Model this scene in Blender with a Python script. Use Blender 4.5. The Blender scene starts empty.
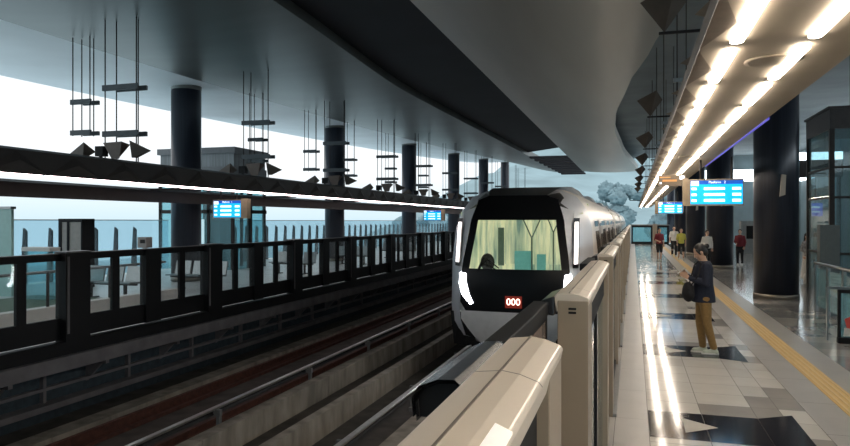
import bpy, math, random
from mathutils import Vector, Matrix
random.seed(7)
scene = bpy.context.scene
col = scene.collection
PI = math.pi

# ------------------------------------------------------------------ materials
MATS = {}
def mat(name, color, rough=0.5, metal=0.0, emit=0.0, ecol=None, vary=0.0, scale=8.0, bump=0.0, coat=0.0, stretch=(1, 1, 1), spec=0.5):
    if name in MATS: return MATS[name]
    m = bpy.data.materials.new(name); m.use_nodes = True
    nt = m.node_tree; b = nt.nodes['Principled BSDF']
    b.inputs['Base Color'].default_value = (*color, 1)
    b.inputs['Roughness'].default_value = rough
    b.inputs['Metallic'].default_value = metal
    b.inputs['Specular IOR Level'].default_value = spec
    if coat: b.inputs['Coat Weight'].default_value = coat; b.inputs['Coat Roughness'].default_value = 0.08
    if emit:
        b.inputs['Emission Color'].default_value = (*(ecol or color), 1)
        b.inputs['Emission Strength'].default_value = emit
    if vary or bump:
        tc = nt.nodes.new('ShaderNodeTexCoord'); mp = nt.nodes.new('ShaderNodeMapping')
        mp.inputs['Scale'].default_value = stretch
        nz = nt.nodes.new('ShaderNodeTexNoise'); nz.inputs['Scale'].default_value = scale
        nz.inputs['Detail'].default_value = 4
        nt.links.new(tc.outputs['Object'], mp.inputs['Vector']); nt.links.new(mp.outputs['Vector'], nz.inputs['Vector'])
        if vary:
            cr = nt.nodes.new('ShaderNodeValToRGB')
            cr.color_ramp.elements[0].position = 0.3; cr.color_ramp.elements[1].position = 0.7
            cr.color_ramp.elements[0].color = (*[max(0, c * (1 - vary)) for c in color], 1)
            cr.color_ramp.elements[1].color = (*[min(1, c * (1 + vary)) for c in color], 1)
            nt.links.new(nz.outputs['Fac'], cr.inputs['Fac']); nt.links.new(cr.outputs['Color'], b.inputs['Base Color'])
        if bump:
            bp = nt.nodes.new('ShaderNodeBump'); bp.inputs['Strength'].default_value = bump
            nt.links.new(nz.outputs['Fac'], bp.inputs['Height']); nt.links.new(bp.outputs['Normal'], b.inputs['Normal'])
    MATS[name] = m
    return m
def glass(name, color, alpha=0.25, rough=0.03):
    if name in MATS: return MATS[name]
    m = bpy.data.materials.new(name); m.use_nodes = True
    nt = m.node_tree; out = nt.nodes['Material Output']; nt.nodes.remove(nt.nodes['Principled BSDF'])
    tr = nt.nodes.new('ShaderNodeBsdfTransparent'); tr.inputs[0].default_value = (*color, 1)
    gl = nt.nodes.new('ShaderNodeBsdfGlossy'); gl.inputs['Roughness'].default_value = rough
    df = nt.nodes.new('ShaderNodeBsdfDiffuse'); df.inputs[0].default_value = (*color, 1)
    lw = nt.nodes.new('ShaderNodeLayerWeight'); pw = nt.nodes.new('ShaderNodeMath'); pw.operation = 'POWER'; pw.inputs[1].default_value = 4.0
    nt.links.new(lw.outputs['Facing'], pw.inputs[0]); ml = nt.nodes.new('ShaderNodeMath'); ml.operation = 'MULTIPLY_ADD'; ml.inputs[1].default_value = .55; ml.inputs[2].default_value = .02
    nt.links.new(pw.outputs[0], ml.inputs[0])
    m1 = nt.nodes.new('ShaderNodeMixShader'); m1.inputs[0].default_value = alpha
    nt.links.new(tr.outputs[0], m1.inputs[1]); nt.links.new(df.outputs[0], m1.inputs[2])
    m2 = nt.nodes.new('ShaderNodeMixShader')
    nt.links.new(ml.outputs[0], m2.inputs[0]); nt.links.new(m1.outputs[0], m2.inputs[1]); nt.links.new(gl.outputs[0], m2.inputs[2])
    nt.links.new(m2.outputs[0], out.inputs['Surface'])
    MATS[name] = m
    return m

M = dict(
    beige=mat('beige powder coat', (0.34, 0.28, 0.21), 0.38, 0.25, vary=0.05, scale=3),
    cap=mat('pale satin cap', (0.66, 0.585, 0.49), 0.33, 0.2, vary=0.04, scale=2),
    capseam=mat('cap seam', (0.13, 0.11, 0.09), 0.5, vary=.05),
    black=mat('black painted metal', (0.006, 0.006, 0.007), 0.55, 0.0, vary=0.1, spec=.25),
    gblack=mat('glossy black hood', (0.012, 0.013, 0.016), 0.3, 0.0, coat=0.3, vary=.1),
    mask=mat('black nose mask', (0.003, 0.003, 0.004), 0.3, 0.0, vary=.1, spec=.3),
    bodygrey=mat('train grey paint', (0.62, 0.64, 0.68), 0.35, 0.15, vary=.06, scale=2),
    bodylight=mat('train silver side', (0.78, 0.75, 0.70), 0.35, 0.1, vary=.05, scale=2),
    white=mat('white frame paint', (0.7, 0.67, 0.62), 0.4, vary=.04),
    pillar=mat('dark navy column cladding', (0.020, 0.024, 0.036), 0.28, 0.2, vary=.25, scale=3, stretch=(6, 6, .2)),  # stretched tone streaks paint in the vertical reflections
    pillarbase=mat('column base ring', (0.25, 0.22, 0.18), 0.35, 0.6, vary=.1),
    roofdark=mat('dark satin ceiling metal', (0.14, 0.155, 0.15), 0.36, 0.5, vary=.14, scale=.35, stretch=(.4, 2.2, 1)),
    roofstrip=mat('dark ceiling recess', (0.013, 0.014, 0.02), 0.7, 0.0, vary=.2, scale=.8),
    roofright=mat('brown grey ceiling metal', (0.46, 0.45, 0.41), 0.36, 0.3, vary=.12, scale=.35, stretch=(2, .25, 1)),
    rooflight=mat('pale eaves metal', (0.80, 0.86, 0.90), 0.4, 0.0, vary=.08, scale=.4),
    roofupper=mat('upper ceiling', (0.20, 0.245, 0.265), 0.6, 0.1, vary=.2, scale=.5),
    soffit=mat('boom soffit metal', (0.34, 0.285, 0.215), 0.8, 0.0, vary=.06, scale=1.5),
    soffitdark=mat('boom folded facet', (0.20, 0.16, 0.12), 0.85, 0.0, vary=.1),
    boomdark=mat('dark bronze fascia', (0.020, 0.017, 0.016), 0.55, 0.2, vary=.15, spec=.3),
    boomdark2=mat('dark bronze facet', (0.036, 0.031, 0.029), 0.5, 0.2, vary=.15, spec=.3),
    tube=mat('lit tube', (1, .95, .86), 0.5, emit=24, ecol=(1, .88, .75)),
    tubecool=mat('lit tube cool', (1, .93, .95), 0.5, emit=9, ecol=(1, .80, .80)),
    steel=mat('brushed steel', (0.32, 0.33, 0.33), 0.3, 0.9, vary=.1, scale=20),
    rail=mat('polished rail', (0.55, 0.53, 0.50), 0.28, 0.9, vary=.15, scale=12),
    rust=mat('rusty rail', (0.085, 0.03, 0.02), 0.7, 0.2, vary=.3, scale=10),
    bracket=mat('insulator grey', (0.16, 0.16, 0.16), 0.6, vary=.15),
    concrete=mat('stained concrete', (0.27, 0.24, 0.205), 0.85, vary=.35, scale=4, bump=.2, stretch=(1, 1, .3)),
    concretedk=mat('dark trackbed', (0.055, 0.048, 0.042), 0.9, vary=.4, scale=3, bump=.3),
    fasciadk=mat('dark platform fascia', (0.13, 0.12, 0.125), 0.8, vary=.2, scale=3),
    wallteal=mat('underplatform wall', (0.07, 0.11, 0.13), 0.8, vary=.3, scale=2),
    oppfloor=mat('grey opposite paving', (0.74, 0.74, 0.73), 0.35, vary=.12, scale=1.5),
    opgreen=mat('green floor strip', (0.11, 0.16, 0.10), 0.7, vary=.1),
    panelbeige=mat('beige cabinet panel', (0.42, 0.37, 0.34), 0.5, vary=.08),
    tealglass=glass('teal glass', (0.55, 0.80, 0.84), 0.22),
    clear=glass('clear glass', (0.92, 0.96, 0.96), 0.03),
    smoke=glass('smoked door glass', (0.30, 0.22, 0.17), 0.65),
    wind=glass('windscreen glass', (0.93, 0.95, 0.85), 0.02),
    winddark=mat('dark tinted window', (0.008, 0.009, 0.011), 0.1, vary=.1),
    tgrey=mat('warm grey tile', (0.36, 0.34, 0.315), 0.13, vary=.08, scale=2),
    tplain=mat('plain grey strip', (0.42, 0.40, 0.375), 0.32, vary=.05, scale=3),
    twhite=mat('off white tile', (0.66, 0.63, 0.575), 0.10, vary=.05, scale=2),
    twhite2=mat('cream tile', (0.60, 0.57, 0.52), 0.10, vary=.05, scale=2),
    tdark=mat('charcoal tile', (0.028, 0.028, 0.033), 0.10, vary=.15, scale=4),
    tslate=mat('slate tile', (0.20, 0.195, 0.19), 0.14, vary=.1, scale=2),
    tslate2=mat('mid slate tile', (0.27, 0.262, 0.25), 0.14, vary=.1, scale=2),
    tgrout=mat('grout', (0.10, 0.095, 0.085), 0.8, vary=.1),
    tactile=mat('ochre tactile paving', (0.66, 0.44, 0.17), 0.55, vary=.08, scale=6),
    screen=mat('lit cyan screen', (0.01, 0.30, 0.62), 0.3, emit=1.25, ecol=(0.0, 0.42, 0.90)),
    screendk=mat('lit blue header', (0.01, 0.06, 0.25), 0.3, emit=1.0, ecol=(0.01, 0.09, 0.5)),
    screenwh=mat('lit white text', (1, 1, 1), 0.3, emit=1.3, ecol=(.85, .95, 1)),
    signbrown=mat('tan sign casing', (0.36, 0.27, 0.17), 0.5, vary=.1),
    headlamp=mat('headlamp', (1, 1, 1), 0.3, emit=30, ecol=(.93, .96, 1)),
    sidelamp=mat('side marker strip', (1, .96, .92), 0.3, emit=3.0, ecol=(1, .93, .88)),
    led=mat('red white led', (1, .8, .75), 0.3, emit=4, ecol=(1, .55, .45)),
    ledbase=mat('led panel', (0.05, 0.008, 0.008), 0.3, emit=.15, ecol=(1, .1, .05)),
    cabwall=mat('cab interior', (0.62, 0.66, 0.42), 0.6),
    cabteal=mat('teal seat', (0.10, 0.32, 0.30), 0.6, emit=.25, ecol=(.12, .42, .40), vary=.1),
    cabpole=mat('dark pole', (0.10, 0.16, 0.12), 0.5, vary=.1),
    plate=mat('pale enamel plate', (0.40, 0.37, 0.32), 0.5, vary=.05),
    skin=mat('skin', (0.52, 0.32, 0.22), 0.55, vary=.05, scale=20),
    hair=mat('black hair', (0.010, 0.007, 0.006), 0.5, vary=.3, scale=60),
    navy=mat('navy cotton', (0.010, 0.014, 0.030), 0.85, vary=.2, scale=30),
    mustard=mat('mustard trousers', (0.24, 0.145, 0.05), 0.85, vary=.12, scale=30),
    shoe=mat('pale green canvas', (0.48, 0.52, 0.42), 0.7, vary=.08, scale=20),
    sole=mat('white rubber', (0.6, 0.6, 0.56), 0.6, vary=.05),
    maroon=mat('maroon cotton', (0.18, 0.02, 0.03), 0.85, vary=.15, scale=30),
    yellowc=mat('yellow cotton', (0.50, 0.46, 0.08), 0.85, vary=.15, scale=30),
    whitec=mat('white cotton', (0.62, 0.60, 0.56), 0.85, vary=.08, scale=30),
    blackc=mat('black cloth', (0.010, 0.010, 0.012), 0.85, vary=.2, scale=30),
    pattern=mat('black and white print', (0.36, 0.33, 0.30), 0.85, vary=.9, scale=45),
    grass=mat('hazy hillside', (0.33, 0.46, 0.50), 0.95, vary=.2, scale=.06),  # distance haze put into the base colour
    treehaze=mat('hazy foliage', (0.27, 0.39, 0.43), 0.95, vary=.15, scale=.3),  # foliage colour paled to carry the same haze
    redart=mat('red print', (0.65, 0.08, 0.06), 0.5, vary=.1),
    wallgrey=mat('blue grey wall panels', (0.34, 0.43, 0.46), 0.5, vary=.15, scale=.6),
    bright=mat('frosted window', (0.9, 0.95, 1), 0.5, emit=5, ecol=(.85, .95, 1)),
    rooftile=mat('flat grey roof', (0.14, 0.15, 0.16), 0.6, vary=.1),
    bluetint=mat('blue edge tint', (0.1, 0.1, 0.5), 0.5, emit=.5, ecol=(.14, .12, .8)),
)

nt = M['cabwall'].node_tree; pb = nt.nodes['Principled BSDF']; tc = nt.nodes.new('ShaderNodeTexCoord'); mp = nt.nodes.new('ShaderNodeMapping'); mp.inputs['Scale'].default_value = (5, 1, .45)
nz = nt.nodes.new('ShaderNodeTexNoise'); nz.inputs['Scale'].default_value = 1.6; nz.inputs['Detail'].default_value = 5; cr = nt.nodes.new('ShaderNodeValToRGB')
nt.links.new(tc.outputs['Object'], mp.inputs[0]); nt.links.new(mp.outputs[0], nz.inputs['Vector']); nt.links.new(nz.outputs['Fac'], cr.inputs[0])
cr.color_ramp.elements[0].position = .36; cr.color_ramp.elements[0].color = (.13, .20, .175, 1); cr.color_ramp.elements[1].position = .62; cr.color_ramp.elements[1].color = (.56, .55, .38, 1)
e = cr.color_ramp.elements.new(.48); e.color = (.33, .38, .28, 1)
nt.links.new(cr.outputs[0], pb.inputs['Base Color']); nt.links.new(cr.outputs[0], pb.inputs['Emission Color']); pb.inputs['Emission Strength'].default_value = .75  # cab lighting put into the walls by emitting their own colour

# ------------------------------------------------------------------ mesh builder
class MB:
    def __init__(s): s.v = []; s.f = []; s.m = []; s.sm = []; s.mi = 0
    def quad(s, pts, smooth=False):
        n = len(s.v); s.v += [tuple(p) for p in pts]; s.f.append(tuple(range(n, n + len(pts)))); s.m.append(s.mi); s.sm.append(smooth)
        return s
    def box(s, x0, x1, y0, y1, z0, z1):
        n = len(s.v)
        s.v += [(x0, y0, z0), (x1, y0, z0), (x1, y1, z0), (x0, y1, z0), (x0, y0, z1), (x1, y0, z1), (x1, y1, z1), (x0, y1, z1)]
        for f in ((0, 3, 2, 1), (4, 5, 6, 7), (0, 1, 5, 4), (1, 2, 6, 5), (2, 3, 7, 6), (3, 0, 4, 7)):
            s.f.append(tuple(n + i for i in f)); s.m.append(s.mi); s.sm.append(False)
        return s
    def rings(s, rings, cap=True, smooth=True, closed=True):
        n = len(s.v); k = len(rings[0])
        for r in rings: s.v += [tuple(p) for p in r]
        for i in range(len(rings) - 1):
            for j in range(k if closed else k - 1):
                a = n + i * k + j; b = n + i * k + (j + 1) % k
                s.f.append((a, b, b + k, a + k)); s.m.append(s.mi); s.sm.append(smooth)
        if cap:
            s.f.append(tuple(n + j for j in reversed(range(k)))); s.m.append(s.mi); s.sm.append(False)
            e = n + (len(rings) - 1) * k
            s.f.append(tuple(e + j for j in range(k))); s.m.append(s.mi); s.sm.append(False)
        return s
    def tube(s, a, b, r0, r1=None, n=10, cap=True, flat=1.0):
        a = Vector(a); b = Vector(b); r1 = r0 if r1 is None else r1
        d = (b - a).normalized(); up = Vector((0, 0, 1)) if abs(d.z) < .95 else Vector((0, 1, 0))
        u = d.cross(up).normalized(); w = d.cross(u).normalized()
        rs = []
        for c, r in ((a, r0), (b, r1)):
            rs.append([c + u * (r * math.cos(2 * PI * i / n)) + w * (r * flat * math.sin(2 * PI * i / n)) for i in range(n)])
        return s.rings(rs, cap)
    def capsule(s, a, b, r0, r1, n=12, k=4):
        a = Vector(a); b = Vector(b); d = b - a; L = d.length or 1e-6; d = d / L
        up = Vector((0, 0, 1)) if abs(d.z) < .9 else Vector((1, 0, 0))
        u = d.cross(up).normalized(); w = d.cross(u).normalized()
        prof = []
        for i in range(k): t = PI / 2 * (1 - i / k); prof.append((-math.sin(t) * r0, math.cos(t) * r0 + 1e-4))
        prof.append((0, r0)); prof.append((L, r1))
        for i in range(1, k + 1): t = PI / 2 * i / k; prof.append((L + math.sin(t) * r1, math.cos(t) * r1 + 1e-4))
        return s.rings([[a + d * h + u * (r * math.cos(2 * PI * j / n)) + w * (r * math.sin(2 * PI * j / n)) for j in range(n)] for h, r in prof])
    def ellipsoid(s, c, rx, ry, rz, n=16, k=10, M3=None):
        c = Vector(c); rs = []
        for i in range(k + 1):
            t = PI * i / k; rr = max(math.sin(t), 1e-3); z = -math.cos(t)
            ring = []
            for j in range(n):
                p = Vector((rx * rr * math.cos(2 * PI * j / n), ry * rr * math.sin(2 * PI * j / n), rz * z))
                if M3: p = M3 @ p
                ring.append(c + p)
            rs.append(ring)
        return s.rings(rs)
    def ell_loft(s, secs, n=16):   # secs: (center, rx, ry)
        return s.rings([[Vector(c) + Vector((rx * math.cos(2 * PI * j / n), ry * math.sin(2 * PI * j / n), 0)) for j in range(n)] for c, rx, ry in secs])
    def prism(s, poly, axis, a, b):   # poly of 2D points extruded along axis
        def P(p, t): return {'x': (t, p[0], p[1]), 'y': (p[0], t, p[1]), 'z': (p[0], p[1], t)}[axis]
        return s.rings([[P(p, a) for p in poly], [P(p, b) for p in poly]], smooth=False)
    def obj(s, name, mats, parent=None, bevel=0, fix=True):
        me = bpy.data.meshes.new(name); me.from_pydata(s.v, [], s.f)
        for m in (mats if isinstance(mats, (list, tuple)) else [mats]): me.materials.append(m)
        me.polygons.foreach_set('material_index', s.m); me.polygons.foreach_set('use_smooth', s.sm)
        me.update()
        o = bpy.data.objects.new(name, me); col.objects.link(o)
        if fix:
            import bmesh
            bm = bmesh.new(); bm.from_mesh(me); bmesh.ops.recalc_face_normals(bm, faces=bm.faces); bm.to_mesh(me); bm.free()
        if parent: o.parent = parent
        if bevel:
            b = o.modifiers.new('bevel', 'BEVEL'); b.width = bevel; b.segments = 2; b.limit_method = 'ANGLE'
        return o
def tag(o, label, cat, group=None, kind=None):
    if label: o['label'] = label
    if cat: o['category'] = cat
    if group: o['group'] = group
    if kind: o['kind'] = kind
    return o
def thing(name, label, cat, loc=(0, 0, 0), rz=0, group=None):
    o = bpy.data.objects.new(name, None); col.objects.link(o); o.location = loc; o.rotation_euler = (0, 0, rz)
    o.empty_display_size = .2
    return tag(o, label, cat, group)
def struct(o, label=None):
    o['kind'] = 'structure'
    if label: o['label'] = label
    return o
def dup(root, loc, label=None, rz=None):
    r = root.copy(); col.objects.link(r); r.location = loc
    if label: r['label'] = label
    if rz is not None: r.rotation_euler = (0, 0, rz)
    for ch in list(root.children):
        c = ch.copy(); col.objects.link(c); c.parent = r
        for g in list(ch.children):
            e = g.copy(); col.objects.link(e); e.parent = c
    return r
ORD = ['first', 'second', 'third', 'fourth', 'fifth', 'sixth', 'seventh', 'eighth', 'ninth', 'tenth', 'eleventh', 'twelfth', 'thirteenth',
       'fourteenth', 'fifteenth', 'sixteenth', 'seventeenth', 'eighteenth']

# ------------------------------------------------------------------ camera and world
H0 = 2.0
cam = bpy.data.cameras.new('camera'); co = bpy.data.objects.new('camera', cam); col.objects.link(co)
co.location = (0, 0, H0); co.rotation_euler = (PI / 2, 0, math.atan(208 / 680))
cam.sensor_width = 36; cam.lens = 36 * 680 / 850; cam.shift_y = -2 / 850; cam.clip_end = 1000; cam.clip_start = .05
scene.camera = co
scene.view_settings.view_transform = 'Standard'
w = bpy.data.worlds.new('sky'); scene.world = w; w.use_nodes = True
nt = w.node_tree; bg = nt.nodes['Background']
tc = nt.nodes.new('ShaderNodeTexCoord'); sx = nt.nodes.new('ShaderNodeSeparateXYZ'); cr = nt.nodes.new('ShaderNodeValToRGB')
nt.links.new(tc.outputs['Generated'], sx.inputs[0]); nt.links.new(sx.outputs['Z'], cr.inputs['Fac'])
e = cr.color_ramp.elements; e[0].position = 0.0; e[0].color = (.62, .79, .87, 1); e[1].position = .07; e[1].color = (.92, .97, 1, 1)
nt.links.new(cr.outputs['Color'], bg.inputs['Color']); bg.inputs['Strength'].default_value = 1.15

# ------------------------------------------------------------------ near platform
def build_floor():
    b = MB()
    G, PL, W1, W2, DK, S1, S2, TG, AC = range(9)
    Y0, Y1 = -6.0, 63.0
    b.mi = G; b.box(-.66, 13, Y0, Y1, -.30, -.004)
    def q(x0, x1, y0, y1, mi, z=0.0, g=.003):
        b.mi = mi; b.quad([(x0 + g, y0 + g, z), (x1 - g, y0 + g, z), (x1 - g, y1 - g, z), (x0 + g, y1 - g, z)])
    y = Y0
    while y < Y1 - .1:
        q(-.66, -.17, y, y + 1.2, PL); q(-.17, .145, y, y + 1.2, PL, 0, .0015); q(1.738, 2.12, y, y + 1.2, PL); y += 1.2
    rw = (1.738 - .145) / 3
    j = 0; y = Y0; rng = random.Random(3)
    while y < Y1 - .2:
        for i in range(3):
            x = .145 + i * rw; r = rng.random()
            for h in range(2):
                r = rng.random()
                gp = [.04, .10, .42][i]
                mi = TG if r < gp * (1 if (j // 3) % 2 else .35) else (W1 if r < .75 else W2)
                if i == 2: q(x + h * rw / 2, x + (h + 1) * rw / 2, y, y + .5, mi)
                elif h == 0: q(x, x + rw, y, y + .5, mi)
        y += .5; j += 1
    # charcoal arrow bands in front of each gate opening
    k = 0
    while 7.1 + 4.05 * k < Y1 - 2:
        c = 7.1 + 4.05 * k - (4.05 * 3 if False else 0)
        b.mi = DK
        for x0, x1 in ((.15, .672), (.68, 1.203)):
            b.quad([(x0, c - .46, .002), (x1, c - .46, .002), (x1, c + .46, .002), (x0, c + .46, .002)])
        b.quad([(1.209, c - .46, .002), (1.56, c - .62, .002), (1.56, c + .68, .002), (1.209, c + .46, .002)])
        b.mi = AC
        b.quad([(.475, c - .25, .004), (.79, c, .004), (.475, c + .25, .004)])
        k += 1
    for c in (3.05, -1.0):
        b.mi = DK; b.quad([(.15, c - .46, .002), (1.2, c - .46, .002), (1.56, c - .62, .002), (1.56, c + .68, .002), (1.2, c + .46, .002), (.15, c + .46, .002)])
    # tactile strip with ribs
    b.mi = 7 + 2; b.box(2.12, 2.39, Y0, Y1, -.01, .003)
    for i in range(4): b.mi = 10; x = 2.15 + i * .066; b.box(x, x + .028, Y0, Y1, .003, .008)
    q(2.39, 2.75, Y0, Y1, PL)
    y = Y0
    while y < Y1 - .2:
        x = 2.75
        while x < 13:
            r = rng.random(); n = math.sin(x * 1.3 + y * .9) + math.sin(y * .55 - x * .7)
            mi = S1 if (n > .45 and r < .75) or r < .07 else (S2 if r < .45 else TG)
            q(x, min(x + .6, 13), y, y + .6, mi); x += .6
        y += .6
    o = b.obj('floor', [M['tgrout'], M['tplain'], M['twhite'], M['twhite2'], M['tdark'], M['tslate'], M['tslate2'], M['tgrey'], M['plate'], M['tactile'],
                        mat('pale tactile rib', (.72, .52, .25), .5, vary=.05)], fix=False)
    struct(o, 'polished tiled platform floor with dark arrow bands and a yellow tactile strip')
build_floor()

# near gates -------------------------------------------------------
def gate_unit():
    t = thing('platform_gate', 'x', 'platform gate')
    L = 2.78
    prof = [(-.342, 1.58), (-.352, 1.648), (-.342, 1.660), (-.28, 1.667), (-.24, 1.661), (-.198, 1.646), (-.190, 1.636), (-.205, 1.572)]
    b = MB(); b.rings([[(p[0], 0, p[1]) for p in prof], [(p[0], L, p[1]) for p in prof]], smooth=False)
    b.obj('cap', M['cap'], t, bevel=.004)
    b = MB(); b.box(-.284, -.279, .002, L - .002, 1.6655, 1.6695)
    for y in (.25, L - .48): b.rings([[(p[0] - .0015 if p[0] < -.28 else p[0] + .0015, yy, p[1] + .0015) for p in prof[1:7]] for yy in (y, y + .006)], cap=False, closed=False, smooth=False)
    b.obj('cap_seam', M['capseam'], t, fix=False)
    for y0 in (-.006, L - .279):
        p = MB(); p.box(-.335, -.196, y0, y0 + .285, 0, 1.632); p.obj('end_post', M['beige'], t, bevel=.004)
    p = MB(); p.box(-.35, -.225, .30, L - .30, 0, .10); p.box(-.33, -.225, .30, L - .30, 1.40, 1.58)
    p.box(-.25, -.225, L / 2 - .03, L / 2 + .03, .1, 1.4)
    p.obj('frame', M['black'], t)
    p = MB(); p.box(-.243, -.235, .30, L - .30, .10, 1.40); p.obj('glass_panel', M['clear'], t)
    p = MB(); p.box(-.285, -.25, -.009, .012, 1.590, 1.600); p.box(-.285, -.25, -.009, .012, 1.572, 1.582); p.obj('vent_slot', M['black'], t)
    p = MB(); p.box(-.38, -.16, 0, L, 0, .03); p.obj('base_rail', M['steel'], t)
    hp = [(-.348, 1.56), (-.425, 1.57), (-.432, 1.60), (-.405, 1.632), (-.348, 1.652)]
    p = MB(); p.rings([[(q[0], -.02, q[1]) for q in hp], [(q[0], .38, q[1]) for q in hp]], smooth=False); p.obj('drive_hood', M['gblack'], t, bevel=.008)
    return t
g0 = gate_unit()
fronts = [-.85 + 4.0 * k + .05 - .0 for k in range(16)]   # near end of each unit
fronts = [1.97 - 2.78] + [3.2 + 4.0 * k for k in range(15)]
for k, y in enumerate(fronts):
    lab = ('beige platform gate unit nearest the camera, its cap filling the lower edge' if k == 0 else
           '%s beige platform gate unit from the camera, at the platform edge' % ORD[k])
    if k == 0: g0.location = (0, y, 0); g0['label'] = lab; g0['group'] = 'beige platform gate units'
    else: dup(g0, (0, y, 0), lab)
b = MB(); b.box(-.215, -.186, .2, 1.18, 1.6, 1.6635)
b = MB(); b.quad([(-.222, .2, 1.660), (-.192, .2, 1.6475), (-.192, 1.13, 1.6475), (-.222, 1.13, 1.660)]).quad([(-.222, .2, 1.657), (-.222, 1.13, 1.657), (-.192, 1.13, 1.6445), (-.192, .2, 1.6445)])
tag(b.obj('white_strip', mat('white glossy strip', (.9, .88, .84), .3, emit=.25, vary=.02), fix=False), 'plain white strip on the nearest gate cap', 'white_strip')  # thin white, slightly emissive strip on the slope of the cap

def door_pair():
    t = thing('sliding_door', 'x', 'sliding door')
    W = 1.25
    for s, (a, c) in enumerate(((-.02, W / 2), (W / 2, W + .02))):
        p = MB(); p.box(-.42, -.385, a, c, .03, .10); p.box(-.42, -.385, a, c, 1.54, 1.565); p.box(-.42, -.385, a, a + .012, .1, 1.54); p.box(-.42, -.385, c - .02, c, .1, 1.54)
        f = p.obj('door_leaf', M['black'], t)
        p = MB(); p.box(-.396, -.389, a + .012, c - .02, .1, 1.54); p.obj('pane', M['smoke'], f)
    p = MB(); p.box(-.447, -.373, .14, W + .0, 1.565, 1.626); p.obj('top_rail', M['black'], t, bevel=.006)
    return t
d0 = door_pair()
for k in range(15):
    y = 1.95 + 4.0 * k; lab = ('black framed sliding gate door in the opening nearest the camera' if k == 0 else
                              'black framed sliding gate door in the %s opening from the camera' % ORD[k])
    if k == 0: d0.location = (0, y, 0); d0['label'] = lab; d0['group'] = 'sliding gate doors at the platform edge'
    else: dup(d0, (0, y, 0), lab)
# glossy hood projecting over the track beside the nearest unit
b = MB()
def hoodp(k, dz=0): return [(-.358, 1.545), (-.358, 1.615), (-.39, 1.638), (-.43, 1.636), (-.475 + k, 1.618), (-.492 + k, 1.59), (-.488 + k, 1.545)]
b.rings([[(q[0], y, q[1]) for q in hoodp(k)] for y, k in ((1.50, 0), (1.75, .0), (2.02, .006))], smooth=False, cap=False, closed=False)
b.rings([[(q[0] * .985 - .004, y, q[1] - .010) for q in hoodp(k + .004)] for y, k in ((1.505, 0), (1.75, .0), (2.01, .006))], smooth=False, cap=False, closed=False)
b.rings([[(q[0], 2.02, q[1]) for q in hoodp(.006)], [(max(-.447, min(-.373, q[0])), 2.085, min(q[1], 1.626)) for q in hoodp(.006)]], smooth=False, cap=False, closed=False)
b.mi = 1; b.quad([(q[0] * .99, 1.53, q[1] - .006) for q in hoodp(.003)]); b.mi = 0  # black face stands in for the unlit inside of the cover
tag(b.obj('drive_cover', [mat('glossy grey black cover', (.045, .05, .056), .22, .4, vary=.1), M['black']], fix=False), 'glossy black curved cover open at the end, above the track beside the nearest gate', 'cover')

# end barrier
t = thing('end_gate', 'black framed glass gate closing the far end of the platform', 'gate', (0, 62, 0))
for x0, x1 in ((-.15, 1.62), (2.0, 2.95)):
    p = MB(); p.box(x0, x1, 0, .1, 1.45, 1.62); p.box(x0, x1, 0, .1, 0, .2); p.box(x0, x0 + .14, 0, .1, .2, 1.45); p.box(x1 - .14, x1, 0, .1, .2, 1.45); p.obj('frame', M['black'], t)
    p = MB(); p.box(x0 + .1, x1 - .1, .04, .06, .2, 1.45); p.obj('pane', M['tealglass'], t)
p = MB(); p.box(1.63, 1.99, 0, .2, 0, 1.75); p.obj('post', M['beige'], t)
p = MB(); p.box(-.2, 3.0, -.02, .12, 1.62, 1.70); p.obj('top_bar', M['steel'], t)

# ------------------------------------------------------------------ trackbed
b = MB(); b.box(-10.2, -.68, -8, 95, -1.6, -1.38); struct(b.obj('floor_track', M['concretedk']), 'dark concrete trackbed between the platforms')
b = MB(); b.box(-.72, -.5, -8, 63, -1.38, -.30); b.box(-.73, -.662, -8, 63, -.3, -.01); struct(b.obj('trim_1', M['concrete']), 'concrete edge under the near platform')
def beam(name, label, x0, x1, z0, z1, m, cat='plinth', y0=-8, y1=95):
    b = MB(); L = 4.0; y = y0
    while y < y1: b.box(x0, x1, y, min(y + L - .015, y1), z0, z1); y += L
    return tag(b.obj(name, m), label, cat)
beam('concrete_plinth', 'pale stained concrete plinth under the bright conductor rail', -5.85, -5.62, -1.38, -1.0, M['concrete'])
beam('concrete_plinth', 'stained concrete kerb wall with drip marks in the middle of the tracks', -4.78, -4.62, -1.38, -1.0, M['concrete'])
beam('concrete_plinth', 'concrete plinth nearest the gates, under the train', -3.42, -3.15, -1.38, -1.16, M['concrete'])
beam('concrete_plinth', 'concrete strip beyond the rusty rail, below the opposite platform', -8.55, -8.2, -1.38, -1.20, M['concrete'])
def runrail(x, label, m):
    b = MB(); b.prism([(x - .07, -1.33), (x + .07, -1.33), (x + .012, -1.29), (x + .012, -1.23), (x + .036, -1.22), (x + .036, -1.18), (x - .036, -1.18), (x - .036, -1.22), (x - .012, -1.23), (x - .012, -1.29)], 'y', -8, 95)
    b.box(x - .14, x + .14, -8, 95, -1.38, -1.325)
    return tag(b.obj('running_rail', m), label, 'rail')
runrail(-7.92, 'rusty brown running rail farthest from the camera', M['rust'])
runrail(-6.48, 'dark running rail left of the pale concrete plinth', M['rust'])
runrail(-3.0, 'running rail under the left wheels of the train', M['rust'])
runrail(-1.56, 'running rail under the right wheels of the train, beside the near platform', M['rust'])
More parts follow.
